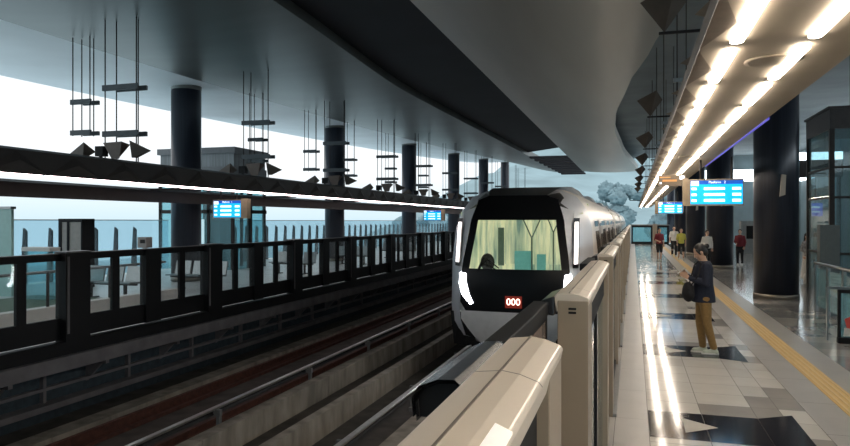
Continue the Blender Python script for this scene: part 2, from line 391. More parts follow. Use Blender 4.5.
def conductor(x, z, label, side, off):
    t = thing('conductor_rail', label, 'conductor rail', (0, 0, 0))
    p = MB(); p.prism([(x - .045, z - .03), (x + .045, z - .03), (x + .05, z - .008), (x + .03, z), (x - .03, z), (x - .05, z - .008)], 'y', -8, 95); p.obj('rail_top', M['rail'], t)
    p = MB(); p.prism([(x - .03, z - .10), (x + .03, z - .10), (x + .012, z - .07), (x + .012, z - .03), (x - .012, z - .03), (x - .012, z - .07)], 'y', -8, 95); p.obj('rail_web', M['black'], t)
    y = .8 + off
    while y < 75:
        p = MB(); p.box(x + side * .01, x + side * .13, y - .03, y + .03, z - .12, z - .02); p.box(x + side * .07, x + side * .12, y - .035, y + .035, z - .40, z - .1)
        p.box(min(x - .02, x + .12 * side), max(x + .02, x + .12 * side), y - .11, y + .11, z - .43, z - .37)
        p.prism([(x + side * .12, z - .37), (x + side * .125, z - .37), (x + side * .12, z - .2)], 'y', y - .02, y + .02)
        p.box(x - .05, x + .05, y - .03, y + .03, -1.38, z - .40)
        p.obj('bracket', M['bracket'], t); y += 3.0
    return t
conductor(-6.0, -.79, 'bright polished conductor rail on brackets between the two tracks', 1, 2.0)
conductor(-3.5, -.78, 'grey conductor rail on brackets running toward the left of the train', -1, 1.2)

# ------------------------------------------------------------------ opposite platform
OX = -9.2
b = MB(); b.box(-19.2, OX - .10, -10, 95, -.25, -.03); struct(b.obj('floor_opposite', M['oppfloor']), 'grey paved opposite platform')
b = MB(); b.box(OX - .05, OX + .22, -10, 95, -.48, -.25); b.mi = 1; b.box(OX - .09, OX + .10, -10, 95, -.25, -.031); b.mi = 0; b.mi = 2; b.box(-9.6, -9.5, -10, 95, -1.38, -.25); b.mi = 0; b.box(-9.5, -9.25, -10, 95, -1.15, -1.05)  # the black box paints in the shadow below the paving edge
b.box(-9.5, -9.40, -10, 95, -.85, -.80)
y = -2
while y < 70:
    b.box(-9.5, -9.05, y, y + .08, -.56, -.48); b.prism([(-9.5, -.9), (-9.5, -.5), (-9.1, -.5)], 'y', y, y + .07); b.box(-9.5, -9.42, y + 1, y + 1.06, -1.1, -.5); y += 2.0
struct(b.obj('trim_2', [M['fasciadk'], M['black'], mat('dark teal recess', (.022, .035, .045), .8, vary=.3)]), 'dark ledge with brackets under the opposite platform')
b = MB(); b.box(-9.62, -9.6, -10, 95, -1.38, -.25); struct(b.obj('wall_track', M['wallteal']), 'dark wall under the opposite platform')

def opp_gate():
    t = thing('opposite_gate', 'x', 'platform gate')
    ZB, ZT, top = .36, 1.33, 1.44
    p = MB(); p.box(-.10, .12, -.27, .27, -.03, 1.46); p.box(-.12, -.02, .27, 1.77, 0, ZB - .05); p.obj('wide_post', M['black'], t)
    p = MB(); p.box(-.10, .05, 1.78, 2.22, 0, top); p.obj('mid_post', M['black'], t)
    def frame(a, c, nm):
        m = (a + c) / 2
        q = MB(); q.box(-.06, 0, a, c, 0, ZB); q.box(-.06, 0, a, c, ZT, top); q.box(-.06, 0, m - .09, m + .09, ZB, ZT)
        f = q.obj(nm, M['black'], t)
        g = MB(); g.box(-.035, -.025, a, m - .09, ZB, ZT); g.box(-.035, -.025, m + .09, c, ZB, ZT); g.obj('pane', M['clear'], f)
    frame(.27, 1.78, 'door_frame'); frame(2.22, 3.73, 'screen_frame')
    p = MB(); p.box(-.12, .14, -.28, .28, 1.46, 1.485); p.box(-.09, .03, .3, 3.7, top, 1.455); p.obj('top_cap', mat('worn grey cap', (.10, .10, .10), .4, .3, vary=.2), t)
    p = MB(); p.box(.12, .124, -.24, -.19, .1, 1.4); p.obj('seam', M['fasciadk'], t)
    return t
og = opp_gate()
for k in range(18):
    y = 1.4 + 4.0 * k; lab = '%s black framed glass gate section of the opposite platform, counted from the left' % ORD[k]
    if k == 0: og.location = (OX, y, 0); og['label'] = lab; og['group'] = 'black gate sections of the opposite platform'
    else: dup(og, (OX, y, 0), lab)

# ------------------------------------------------------------------ pillars
def pillar(x, y, r, ztop, label, side, group):
    t = thing('pillar', label, 'pillar', (x, y, 0), 0, group)
    n = 40
    p = MB(); p.rings([[(r * math.cos(2 * PI * i / n), r * math.sin(2 * PI * i / n), z) for i in range(n)] for z in (-.02, ztop)]); p.obj('shaft', M['pillar'], t)
    p = MB(); p.rings([[((r + .012) * math.cos(2 * PI * i / n), (r + .012) * math.sin(2 * PI * i / n), z) for i in range(n)] for z in (0, .12)]); p.obj('base_ring', M['pillarbase'], t)
    p = MB(); p.rings([[(rr * math.cos(2 * PI * i / n), rr * math.sin(2 * PI * i / n), z) for i in range(n)] for z, rr in ((ztop - .02, r), (ztop + .25, r * 1.08), (ztop + .65, r * 1.35))]); p.obj('capital', M['roofdark'], t)
    a = -PI / 2 + side * .25; cx, cy = r * math.cos(a), r * math.sin(a)
    p = MB(); p.prism([(cx - .05, 2.62), (cx + .07, 2.66), (cx + .09, 3.16), (cx - .01, 3.18)], 'y', cy - .10, cy + .02); p.obj('number_plate', M['plate'], t)
    return t
for k in range(5):
    pillar(3.57, 19.65 + 12 * k, .535, 6.6, 'dark round pillar on the near platform, %s' % (['nearest, beside the railing', 'second from the camera behind the blue screen', 'third from the camera', 'fourth from the camera', 'farthest from the camera'][k]), .2, 'near platform pillars')
def rise(Y): return 2.2 * (max(0, Y - 12) / 62) ** 1.6
for k in range(6):
    Y = 19.7 + 12 * k
    pillar(-14.5, Y, .49, 6.36 + rise(Y), 'dark round pillar on the opposite platform, %s' % (['leftmost and nearest', 'second from the left', 'third from the left', 'fourth from the left', 'fifth from the left', 'farthest, next to the train roof'][k]), .3, 'opposite platform pillars')

# ------------------------------------------------------------------ roof
def interp(pts, y):
    if y <= pts[0][0]: return pts[0][1]
    for (a, va), (c, vc) in zip(pts, pts[1:]):
        if y <= c: t = (y - a) / (c - a); t = t * t * (3 - 2 * t) * .4 + t * .6; return va + (vc - va) * t
    return pts[-1][1]
def curve(kind, u):
    # u 0..1 runs from behind the camera to the far end
    end = dict(L0=80, L1=79, L2=68, R2=63, R3=63)[kind]
    Y = -22 + (end + 22) * u
    r = rise(Y)
    if kind == 'L0': return Vector((-19.0, Y, 6.54 + r))
    if kind == 'L1': return Vector((-13.5, Y, 6.50 + r))
    if kind == 'L2': return Vector((interp([(-22, -6.2), (12, -7.0), (22, -7.6), (45, -7.15), (68, -6.6)], Y), Y, 6.5 + r * .12))
    if kind == 'R2': return Vector((-4.35, Y, 6.5))
    if kind == 'R3': return Vector((interp([(-22, 1.3), (0, 1.25), (8, 1.15), (14.7, .9), (18.6, .43), (22.7, -.12), (29, -.67), (35, -.86), (45, -.6), (62, .42)], Y), Y, 6.42))
NS = 60
def roof_panel(name, ka, kb, m, sag, label, nx=8, thick=.12, u1=1.0, kind='structure'):
    b = MB(); rows = []
    for i in range(NS + 1):
        u = i / NS * u1; A = curve(ka, u); B = curve(kb, u)
        rows.append([A.lerp(B, j / nx) + Vector((0, 0, -sag * 4 * (j / nx) * (1 - j / nx))) for j in range(nx + 1)])
    b.rings(rows, cap=False, closed=False)
    top = [[p + Vector((0, 0, thick + .3)) for p in r] for r in rows]
    b.rings(top, cap=False, closed=False)
    for r0, r1 in ((rows[0], top[0]), (rows[-1], top[-1])): b.rings([r0, r1], cap=False, closed=False, smooth=False)
    for j in (0, nx): b.rings([[r[j] for r in rows], [r[j] for r in top]], cap=False, closed=False, smooth=False)
    return struct(b.obj(name, m), label)
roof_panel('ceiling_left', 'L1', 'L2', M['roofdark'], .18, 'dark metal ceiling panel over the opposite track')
roof_panel('ceiling_eaves', 'L0', 'L1', M['rooflight'], .10, 'pale upturned eaves panel at the outer left edge of the roof')
roof_panel('ceiling_right', 'R2', 'R3', M['roofright'], .12, 'brown grey metal ceiling panel over the near track')
# dark centre recess, ending in open louvres
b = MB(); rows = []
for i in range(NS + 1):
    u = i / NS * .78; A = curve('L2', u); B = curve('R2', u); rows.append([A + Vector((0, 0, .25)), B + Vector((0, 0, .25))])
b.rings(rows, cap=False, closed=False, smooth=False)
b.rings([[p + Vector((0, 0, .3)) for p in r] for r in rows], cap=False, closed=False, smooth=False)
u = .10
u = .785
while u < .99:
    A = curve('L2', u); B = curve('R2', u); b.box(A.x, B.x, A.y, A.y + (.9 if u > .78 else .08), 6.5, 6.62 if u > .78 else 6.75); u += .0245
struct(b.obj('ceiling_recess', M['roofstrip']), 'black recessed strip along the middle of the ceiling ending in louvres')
b = MB(); b.box(-2.5, 14, -22, 64, 7.6, 7.9); struct(b.obj('ceiling_upper', M['roofupper']), 'shadowed blue grey upper ceiling above the near platform')
b = MB(); b.box(-2.5, -2.3, -22, 62, 6.9, 7.6); struct(b.obj('trim_3', M['roofupper']))
# walls
b = MB(); b.box(12.9, 13.1, -22, 64, 0, 5.2); b.box(12.9, 13.1, -22, 64, 6.3, 7.7)
for i in range(30): b.box(12.85, 12.9, -20 + i * 2.8, -19.9 + i * 2.8, 0, 7.6)
struct(b.obj('wall_right', M['wallgrey']), 'blue grey panelled wall behind the near platform')
b = MB(); b.box(12.95, 13.0, -22, 64, 5.2, 6.3); struct(b.obj('window_1', M['bright']), 'bright strip window high in the right wall')
b = MB(); b.box(4.2, 13, 63.6, 63.9, 0, 5.4); b.box(4.2, 13, 63.6, 63.9, 6.4, 7.7); struct(b.obj('wall_far', M['wallgrey']), 'blue grey wall at the far end of the near platform')
b = MB(); b.box(-19.5, 13, -22.3, -22, -1.6, 7.7); struct(b.obj('wall_back', M['wallgrey']))
b = MB(); b.box(4.2, 13, 63.7, 63.8, 5.4, 6.4); struct(b.obj('window_2', M['bright']))

# ------------------------------------------------------------------ near lighting boom
P = 1.345
t = thing('lighting_boom', 'long tan lighting boom with two rows of white tubes above the near platform', 'lighting boom', (0, 0, 0))
b = MB(); b.prism([(.44, 3.2), (1.50, 3.2), (1.56, 3.27), (1.35, 3.62), (.75, 3.66), (.47, 3.3)], 'y', -5, 62); b.obj('soffit', M['soffit'], t)
b = MB(); y = 5.13 - P * 7
while y < 61:
    b.quad([(.44, y, 3.196), (.60, y + P / 2, 3.190), (.44, y + P * .98, 3.196)])
    b.quad([(.44, y, 3.196), (.36, y + P / 2, 3.26), (.60, y + P / 2, 3.190)]); y += P
b.obj('folded_edge', M['soffitdark'], t, fix=False)
b = MB(); b.prism([(.40, 3.19), (.44, 3.19), (.78, 3.68), (.70, 3.70)], 'y', -5, 62); b.obj('left_fascia', mat('grey boom fascia', (.10, .10, .10), .4, .3, vary=.1), t)
y0 = 5.13 - P * 7
for k in range(49):
    y = y0 + P * k
    for xc in (.65, 1.11):
        n = 10; w_, L = .040, 1.12
        p = MB(); poly = []
        for i in range(n + 1): a = PI + PI * i / n; poly.append((w_ * math.cos(a), w_ + w_ * math.sin(a)))
        for i in range(n + 1): a = PI * i / n; poly.append((w_ * math.cos(a), L - w_ + w_ * math.sin(a)))
        p.prism(poly, 'z', 3.172, 3.192); o = p.obj('light_tube', M['tube'], t); o.location = (xc, y, 0)
for y in (5.6, 13.6, 21.6, 29.6):
    p = MB(); n = 28; p.rings([[(1.0 + r * math.cos(2 * PI * i / n), y + r * math.sin(2 * PI * i / n), z) for i in range(n)] for r, z in ((.2, 3.199), (.2, 3.190), (.17, 3.186))]); p.obj('round_speaker', M['soffit'], t)
b = MB(); b.box(1.50, 1.53, 8.8, 16, 3.19, 3.22); b.obj('blue_edge_tint', M['bluetint'], t)  # glowing bar added for the blue tint reflected along the boom edge

# folded fins and hangers above the near boom
def fin_mesh(s=1.0, flip=1):
    b = MB()
    v = [Vector(p) * s for p in ((-.38 * flip, 0, .10), (0, -.25, .42), (.34 * flip, -.05, .16), (.06 * flip, -.05, -.30), (0, .28, .15))]
    for f in ((0, 1, 2), (0, 3, 1), (1, 3, 2), (0, 1, 4), (1, 2, 4), (2, 3, 4), (3, 0, 4)): b.quad([v[i] for i in f])
    return b
finm = mat('folded fin metal', (.09, .07, .055), .5, .2, vary=.15)
for k in range(8):
    o = fin_mesh(.62).obj('folded_fin', finm); o.location = (.26, 6.7 + 5.33 * k, 3.95); o.rotation_euler = (.3, 0, .5)
    tag(o, 'dark folded metal fin above the tan boom, %s from the camera' % ORD[k], 'fin', 'folded fins above the near boom')
    h = thing('hanger_frame', 'thin rod hanger holding the tan boom, %s from the camera' % ORD[k], 'hanger', (.75, 7.2 + 5.33 * k, 0), 0, 'hangers of the near boom')
    for x in (-.02, .5):
        p = MB(); p.tube((x, 0, 3.675), (x, 0, 7.6 if x > .3 else 7.6), .012, n=6); p.obj('rod', M['boomdark2'], h)
    p = MB(); p.box(-.08, .6, -.03, .03, 4.4, 4.47); p.obj('crossbar', M['steel'], h)
    p = MB(); p.box(-.52, .02, -.51, -.49, 3.735, 3.76); p.box(-.012, .012, -.5, 0, 3.735, 3.76); p.obj('fin_bracket', M['boomdark'], h)

# ------------------------------------------------------------------ opposite booms
t = thing('lighting_boom', 'dark lighting boom with triangular facets and a line of lights above the opposite platform', 'lighting boom', (0, 0, 0))
b = MB(); b.prism([(-9.62, 2.78), (-9.62, 3.17), (-9.9, 3.24), (-10.3, 3.1), (-10.25, 2.84)], 'y', -10, 80); b.obj('fascia', M['boomdark'], t)
b = MB(); y = -9.0
while y < 79:
    b.quad([(-9.615, y, 2.78), (-9.615, y + 1.2, 2.78), (-9.56, y + .6, 3.0)]); b.quad([(-9.615, y, 2.78), (-9.56, y + .6, 3.0), (-9.615, y + .6, 3.15)]); b.quad([(-9.615, y + 1.2, 2.78), (-9.615, y + .6, 3.15), (-9.56, y + .6, 3.0)]); y += 1.22
b.obj('folded_facets', M['boomdark2'], t, fix=False)
for k in range(64):
    p = MB(); p.box(-9.74, -9.64, 0, 1.08, 2.745, 2.785); o = p.obj('light_tube', M['tubecool'], t); o.location = (0, -1.65 + 1.22 * k, 0)
t = thing('rear_boom', 'dark bronze beam behind the opposite lighting boom', 'beam', (0, 0, 0))
b = MB(); b.prism([(-11.3, 2.46), (-11.3, 2.75), (-11.6, 2.82), (-11.8, 2.6)], 'y', -10, 80); b.obj('fascia', M['boomdark'], t)
y = -2
while y < 75:
    p = MB(); p.box(-11.35, -10.2, y, y + .08, 2.74, 2.80); p.obj('cross_strut', M['boomdark'], t); y += 5.33
def hanger(x, y, ztop, zb, bars, wx, label, group):
    h = thing('hanger_frame', label, 'hanger', (x, y, 0), 0, group)
    for dx, dy in ((-wx, -.1), (-wx * .72, .1), (wx * .6, .1), (wx * .88, -.1)):
        p = MB(); p.tube((dx, dy, zb), (dx, dy, ztop), .014, n=6); p.obj('rod', M['boomdark2'], h)
    for z in bars:
        p = MB(); p.box(-wx - .05, wx, -.14, -.08, z - .06, z + .06); p.box(-wx + .12, wx + .04, .08, .14, z - .05, z + .05); p.obj('crossbar', mat('grey crossbar', (.10, .115, .125), .5, .3, vary=.1), h)
for k in range(11):
    Y = 12.1 + 5.45 * k
    hanger(-10.45, Y, 6.4 + rise(Y) * .45, 3.25, (4.86, 3.87), .43, 'ladder-like rod hanger of the opposite boom, %s from the left' % ORD[k], 'hangers of the opposite boom')
    p = MB(); p.box(-.95, .95, -.44, -.36, 3.255, 3.30); p.box(-.04, .04, -.44, .0, 3.255, 3.30); p.obj('fin_bracket', M['boomdark'], h)
    for j, (dx, nm) in enumerate(((-.78, 'left'), (.70, 'right'), (.10, 'middle'))):
        b = MB(); f = (1, -1, 1)[j]
        if j < 2:
            v = [(-.30 * f, 0, .14), (.16 * f, -.10, .36), (.12 * f, -.08, .0), (.20 * f, .20, .18), (.02 * f, -.02, .0)]
            fs = ((0, 1, 2), (0, 3, 1), (1, 3, 2), (0, 2, 4), (2, 3, 4), (0, 4, 3))
        else:
            v = [(-.24, -.08, .33), (.26, -.12, .34), (.16, -.06, .0), (-.08, -.02, .0), (-.24, .16, .30), (.26, .14, .30), (.0, .08, .0)]
            fs = ((0, 1, 2, 3), (0, 4, 5, 1), (1, 5, 6, 2), (0, 3, 6, 4), (4, 6, 5), (2, 6, 3))
        for q in fs: b.quad([v[a] for a in q])
        o = b.obj('folded_fin', [finm, finm, mat('folded fin brown face', (.16, .12, .10), .5, .2, vary=.1)][j])
        o.location = (-10.45 + dx, Y - .40, 3.302)
        tag(o, '%s folded fin on the opposite boom at the %s hanger from the left' % (nm, ORD[k]), 'fin', 'folded fins on the opposite boom')
        if j == 2:
            lt = thing('floodlight', 'small dark floodlight box on the opposite boom at the %s hanger' % ORD[k], 'floodlight', (-10.45 - .27, Y - .40, 3.302), 0, 'floodlights on the opposite boom')
            p = MB(); p.box(-.10, .10, -.06, .10, .06, .27); p.obj('housing', M['black'], lt); p = MB(); p.box(-.03, .03, -.02, .02, 0, .06); p.obj('foot', M['black'], lt)
for k, Y in enumerate((13.3, 21.2, 25.4, 29.4, 35.0, 41.0)):
    hanger(-12.65, Y, 6.42 + rise(Y) * .85, 4.05, (4.86, 4.12), .27, 'small outer rod hanger near the eaves, %s from the left' % ORD[k], 'outer hangers near the eaves')

# ------------------------------------------------------------------ information screens
def text_mesh(body, size, name, m, parent, loc, rot=(PI / 2, 0, 0)):
    cu = bpy.data.curves.new(name, 'FONT'); cu.body = body; cu.size = size; cu.align_x = 'CENTER'; cu.align_y = 'CENTER'; cu.extrude = .002
    tmp = bpy.data.objects.new('tmp', cu); col.objects.link(tmp)
    dg = bpy.context.evaluated_depsgraph_get(); me = bpy.data.meshes.new_from_object(tmp.evaluated_get(dg))
    bpy.data.objects.remove(tmp); me.materials.clear(); me.materials.append(m)
    o = bpy.data.objects.new(name, me); col.objects.link(o); o.parent = parent; o.location = loc; o.rotation_euler = rot
    return o
def screen(x, y, z, wd, hg, label, ztop, side, group, head='Platform 1'):
    t = thing('information_screen', label, 'screen', (x, y, z), 0, group)
    p = MB(); p.box(-wd / 2 - .04, wd / 2 + .02, .0, .16, -.03, hg + .03); p.box(*( (-wd / 2 - .14, -wd / 2 - .04) if side < 0 else (wd / 2 + .02, wd / 2 + .20)), -.01, .16, -.03, hg + .05); p.obj('casing', M['signbrown'], t)
    p = MB(); p.box(-wd / 2, wd / 2, -.012, 0, 0, hg * .84); p.obj('screen_panel', M['screen'], t)
    p = MB(); p.box(-wd / 2, wd / 2, -.012, 0, hg * .84, hg); p.obj('header_band', M['screendk'], t)
    p = MB(); p.box(-wd / 2 + .01, -wd / 2 + .15, -.018, -.012, hg * .78, hg * .97)
    for r in range(3):
        zz = hg * (.10 + .25 * r)
        p.box(-wd / 2 + .02, -wd / 2 + .11, -.018, -.012, zz, zz + .045); p.box(-wd * .24, wd * .16, -.018, -.012, zz, zz + .05); p.box(wd * .30, wd / 2 - .03, -.018, -.012, zz, zz + .05)
    p.obj('timetable_rows', M['screenwh'], t)
    wd_, nb_ = head.split(' '); text_mesh(wd_, .065, 'header_text', M['screenwh'], t, (-.03, -.016, hg * .92)); text_mesh(nb_, .065, 'header_number', M['screenwh'], t, (.15, -.016, hg * .92))
    for dx in (-wd * .3, wd * .3):
        p = MB(); p.tube((dx, .08, hg), (dx, .08, ztop - z), .02, n=8); p.obj('hanging_rod', M['boomdark2'], t)
    return t
screen(1.55, 14.3, 2.33, .94, .46, 'blue departure screen nearest the camera, under the tan boom', 3.25, -1, 'departure screens', 'Platform 2')
screen(1.50, 30.3, 2.33, .94, .46, 'smaller looking blue departure screen behind the nearest one, near platform', 3.25, -1, 'departure screens', 'Platform 2')
screen(-10.35, 15.8, 2.10, .82, .44, 'blue departure screen beside the leftmost opposite pillar', 2.8, 1, 'departure screens')
screen(-10.35, 35.2, 2.05, .95, .52, 'distant blue departure screen left of the train', 2.8, 1, 'departure screens')
t = thing('exit_sign', 'tan hanging sign with orange lettering line under the boom lights', 'sign', (.86, 16.9, 2.82))
p = MB(); p.box(-.30, .32, 0, .08, 0, .26); p.obj('board', mat('brown sign board', (.13, .10, .07), .6, vary=.1), t)
p = MB(); p.box(-.2, .12, -.006, 0, .10, .15); p.box(-.26, -.02, -.006, 0, .19, .215); p.obj('orange_line', mat('orange print', (.50, .25, .08), .6, emit=0, vary=.1), t)
p = MB(); p.box(.18, .28, -.006, 0, .15, .23); p.box(-.26, -.22, -.006, 0, .05, .09); p.obj('white_mark', M['screenwh'], t)
for dx in (-.2, .2):
    p = MB(); p.tube((dx, .04, .26), (dx, .04, .39), .015, n=6); p.obj('rod', M['boomdark2'], t)
t = thing('small_sign', 'small bright blue lift sign right of the nearest pillar', 'sign', (5.55, 21.3 + 3, 2.15))
p = MB(); p.box(-.2, .2, 0, .06, 0, .42); p.obj('board', mat('lit royal blue', (.03, .10, .8), .4, emit=.8, ecol=(.04, .14, 1)), t)
p = MB(); p.box(-.13, .12, -.006, 0, .26, .32); p.box(-.13, .12, -.006, 0, .12, .17); p.obj('white_mark', M['screenwh'], t)
p = MB(); p.tube((0, .03, .42), (0, .03, 1.4), .02, n=6); p.obj('rod', M['boomdark2'], t)

# ------------------------------------------------------------------ train
TX = -2.28
def build_train():
    t = thing('train', 'grey metro train with black nose mask arriving between the platforms', 'train', (TX, 13.6, 0))
    T = lambda x, y, z: (x, y - 13.6, z)
    def ring(wh, top, zb, Yf, slope, n=0):
        pr = [(.0, zb), (.62, zb), (.90, zb + .10), (.985, zb + .42), (1.0, .25), (1.0, 1.2), (.975, 1.85), (.90, 2.25), (.76, top - .16), (.55, top - .03), (.0, top)]
        pts = [(x * wh, z) for x, z in pr]
        full = pts + [(-x, z) for x, z in reversed(pts[1:-1])]
        return [T(x, Yf(z), z) for x, z in full]
    fY = lambda z: 13.62 + .27 * max(0, z - .9) + .10 * max(0, z - 1.9) + .10 * max(0, .2 - z)
    st = [(1.14, 2.53, -.45, lambda z: fY(z)), (1.29, 2.57, -.50, lambda z: fY(z) + .17), (1.42, 2.62, -.55, lambda z: fY(z) + .42),
          (1.49, 2.68, -.55, lambda z: 14.75), (1.50, 2.72, -.55, lambda z: 15.4), (1.50, 2.72, -.55, lambda z: 32.3)]
    b = MB()
    rings = [ring(a, c, d, f, 0) for a, c, d, f in st]
    b.mi = 0; b.rings(rings[:4], cap=False); b.mi = 1; b.rings(rings[3:], cap=False)
    for vi in range(0): pass
    b.obj('lead_car_body', [M['bodygrey'], M['bodylight']], t)
    # front mask (black) with windscreen opening
    def hw(z): # half width of mask at height z
        pts = [(.16, 1.0), (.35, 1.12), (1.03, 1.09), (2.0, .96), (2.44, .83), (2.53, .60)]
        return interp(pts, z)
    def win(z): return interp([(1.03, .93), (2.02, .80)], z)
    def front(x, z, off=0): return T(x, fY(z) - .10 * (1 - (x / 1.1) ** 2) - off, z)
    def grid(zs, xf, nx=10, off=.0):
        g = MB(); rows = []
        for z in zs:
            xa, xb = xf(z); rows.append([front(xa + (xb - xa) * j / nx, z, off) for j in range(nx + 1)])
        g.rings(rows, cap=False, closed=False); return g
    g = MB()
    for zs, fs in (([.16, .35, .6, .8, 1.03], [lambda z: (-hw(z), hw(z))]), ([1.03, 1.3, 1.6, 1.85, 2.02], [lambda z: (-hw(z), -win(z)), lambda z: (win(z), hw(z))]), ([2.02, 2.2, 2.35, 2.44, 2.5, 2.53], [lambda z: (-hw(z), hw(z))])):
        for f in fs:
            q = grid(zs, f, off=.03); n = len(g.v); g.v += q.v; g.f += [tuple(i + n for i in ff) for ff in q.f]; g.m += q.m; g.sm += q.sm
    # roof cap of mask running back
    rows = [[front(hw(2.53) * (2 * j / 8 - 1), 2.53, .03) for j in range(9)], [T(.72 * (2 * j / 8 - 1), 14.6, 2.66) for j in range(9)], [T(.78 * (2 * j / 8 - 1), 15.3, 2.75) for j in range(9)]]
    g.rings(rows, cap=False, closed=False)
    # black corner cheeks above the side markers
    for s in (-1, 1):
        g.rings([[front(s * hw(z), z, .03) for z in (1.9, 2.1, 2.3, 2.44, 2.53)], [T(s * xx, 14.25 + .1 * i, z + .01) for i, (xx, z) in enumerate(((1.16, 1.95), (1.14, 2.15), (1.08, 2.33), (.96, 2.48), (.8, 2.6)))]], cap=False, closed=False)
    g.obj('nose_mask', M['mask'], t)
    grid([1.03, 1.3, 1.6, 1.85, 2.02], lambda z: (-win(z), win(z)), off=.02).obj('windscreen', M['wind'], t)
    # windscreen surround sides + corner fill between mask and ring
    g = MB()
    for s in (-1, 1):
        g.rings([[front(s * hw(z), z, .028) for z in (.16, .35, .7, 1.03, 1.5, 2.0, 2.3)], [T(s * 1.145, fY(z) + .03, z) for z in (.16, .35, .7, 1.03, 1.5, 2.0, 2.2)]], cap=False, closed=False)
        g.rings([[T(s * 1.145, fY(z) + .03, z) for z in (.16, .35, .7, 1.03, 1.5, 2.0, 2.2)], [T(s * 1.16, fY(z) + .06, z) for z in (.16, .35, .7, 1.03, 1.5, 1.95, 2.15)]], cap=False, closed=False)
    # chin fairing
    zs = [.17, .0, -.2, -.42, -.5]
    rows = []
    for z, h_, fwd in zip(zs, (1.10, 1.10, .95, .78, .70), (.03, .05, .05, .0, -.06)):
        rows.append([(lambda x: T(x, fY(z) - .10 * (1 - (x / 1.2) ** 2) - fwd, z))(h_ * (2 * j / 10 - 1)) for j in range(11)])
    g.rings(rows, cap=False, closed=False)
    g.obj('chin_fairing', mat('nose silver grey', (.72, .73, .75), .35, .1, vary=.05), t)
    g = MB()
    for s in (-1, 1):
        q = [(1.00, 13.66, .10), (1.14, 13.70, .12), (1.44, 14.02, .10), (1.53, 14.7, .02), (1.53, 15.6, -.25), (1.50, 15.6, -.58), (1.48, 14.7, -.60), (1.36, 14.02, -.60), (1.0, 13.72, -.58), (.78, 13.66, -.52)]
        g.quad([T(s * x, y, z) for x, y, z in (q[0], q[1], q[8], q[9])]); g.quad([T(s * x, y, z) for x, y, z in (q[1], q[2], q[7], q[8])])
        g.quad([T(s * x, y, z) for x, y, z in (q[2], q[3], q[6], q[7])]); g.quad([T(s * x, y, z) for x, y, z in (q[3], q[4], q[5], q[6])])
    g.box(-1.0, 1.0, .5, 60, -1.0, -.5)
    g.box(-.25, .25, .05, .6, -.85, -.55)
    g.obj('underframe', M['black'], t)
    # headlamps
    for s in (-1, 1):
        g = MB(); o_ = .045
        L = [(1.0, .93), (1.12, .95), (1.14, .72), (1.08, .50), (.90, .30), (.84, .33), (.93, .52), (.98, .72)]
        pts = [front(s * x, z, o_) for x, z in L]; back = [front(s * x, z, o_ - .02) for x, z in L]
        g.rings([back, pts]); f = g.obj('headlamp', M['headlamp'], t)
        # vertical side marker strip in a dark recess
        def cheek(u, z, off): # u 0..1 along the corner face
            a = Vector(T(s * 1.11, fY(z) - .02, z)); c = Vector(T(s * 1.42, fY(z) + .42, z)); p = a.lerp(c, u); nrm = Vector((s * .75, -.66, 0)); return p + nrm * off
        zz = [1.15, 1.22, 1.5, 1.8, 1.93, 1.98]
        g = MB(); g.rings([[cheek(u0, z, .030) for z in [1.07] + zz[1:-1] + [2.06]] for u0 in (.04, .52 if s < 0 else .38)], cap=False, closed=False); f2 = g.obj('marker_recess', M['mask'], t)
        g = MB(); g.rings([[cheek(u0, z, .045) for z in zz] for u0 in (.08, .42 if s < 0 else .30)], cap=False, closed=False); g.obj('marker_lamp', M['sidelamp'], f2)
    # route LED
    g = MB(); g.rings([[front(x, .26, .045) for x in (-.17, -.06, .06, .17)], [front(x, .50, .045) for x in (-.17, -.06, .06, .17)]], cap=False, closed=False); pl = g.obj('route_display', M['ledbase'], t)
    x = T(0, fY(.38) - .16, .38); text_mesh('000', .19, 'display_digits', M['led'], pl, x)
    # wipers
    g = MB()
    for (x0, z0, x1, z1) in ((-.75, 1.0, -.55, 1.22), (-.55, 1.22, -.30, 1.05), (-.60, 1.15, -.36, 1.02)):
        g.tube(front(x0, z0, .05), front(x1, z1, .06), .012, n=6)
    g.tube(front(-.72, 1.02, .05), front(-.62, 1.25, .06), .03, n=6)
    g.obj('wiper', M['black'], t)
    # cab interior
    g = MB(); g.quad([T(-1.3, 16.0, .3), T(1.3, 16.0, .3), T(1.3, 16.0, 2.4), T(-1.3, 16.0, 2.4)]); g.quad([T(-1.3, 14.2, 2.15), T(1.3, 14.2, 2.15), T(1.3, 16, 2.3), T(-1.3, 16, 2.3)])
    for x in (-1.28, 1.28): g.quad([T(x, 14.3, .3), T(x, 16, .3), T(x, 16, 2.3), T(x, 14.3, 2.2)])
    # hanging curtain folds on the rear wall
    rows = [[T(-1.2 + 2.4 * j / 60, 15.8 + .06 * math.sin(j * 1.9) + .04 * math.sin(j * .7), z) for j in range(61)] for z in (1.0, 2.25)]
    g.rings(rows, cap=False, closed=False)
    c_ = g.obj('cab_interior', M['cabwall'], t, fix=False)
    g = MB(); g.box(-.28, .10, 15.3 - 13.6, 15.5 - 13.6, .6, 1.32); g.box(.22, .40, 1.7, 1.9, .6, 1.25); g.obj('seat', M['cabteal'], c_)
    g = MB(); g.tube(T(.12, 15.2, .8), T(.12, 15.2, 1.62), .018, n=6); g.tube(T(.12, 15.2, 1.62), T(-.10, 15.2, 2.1), .016, n=6); g.tube(T(.12, 15.2, 1.62), T(.34, 15.2, 2.1), .016, n=6)
    g.tube(T(.62, 15.0, .8), T(.62, 15.0, 1.75), .016, n=6); g.tube(T(.62, 15.0, 1.75), T(.48, 15.0, 2.1), .014, n=6); g.tube(T(.62, 15.0, 1.75), T(.78, 15.0, 2.1), .014, n=6)
    g.box(-.62, -.50, 1.5, 1.6, 1.0, 1.85); g.obj('grab_pole', M['cabpole'], c_)
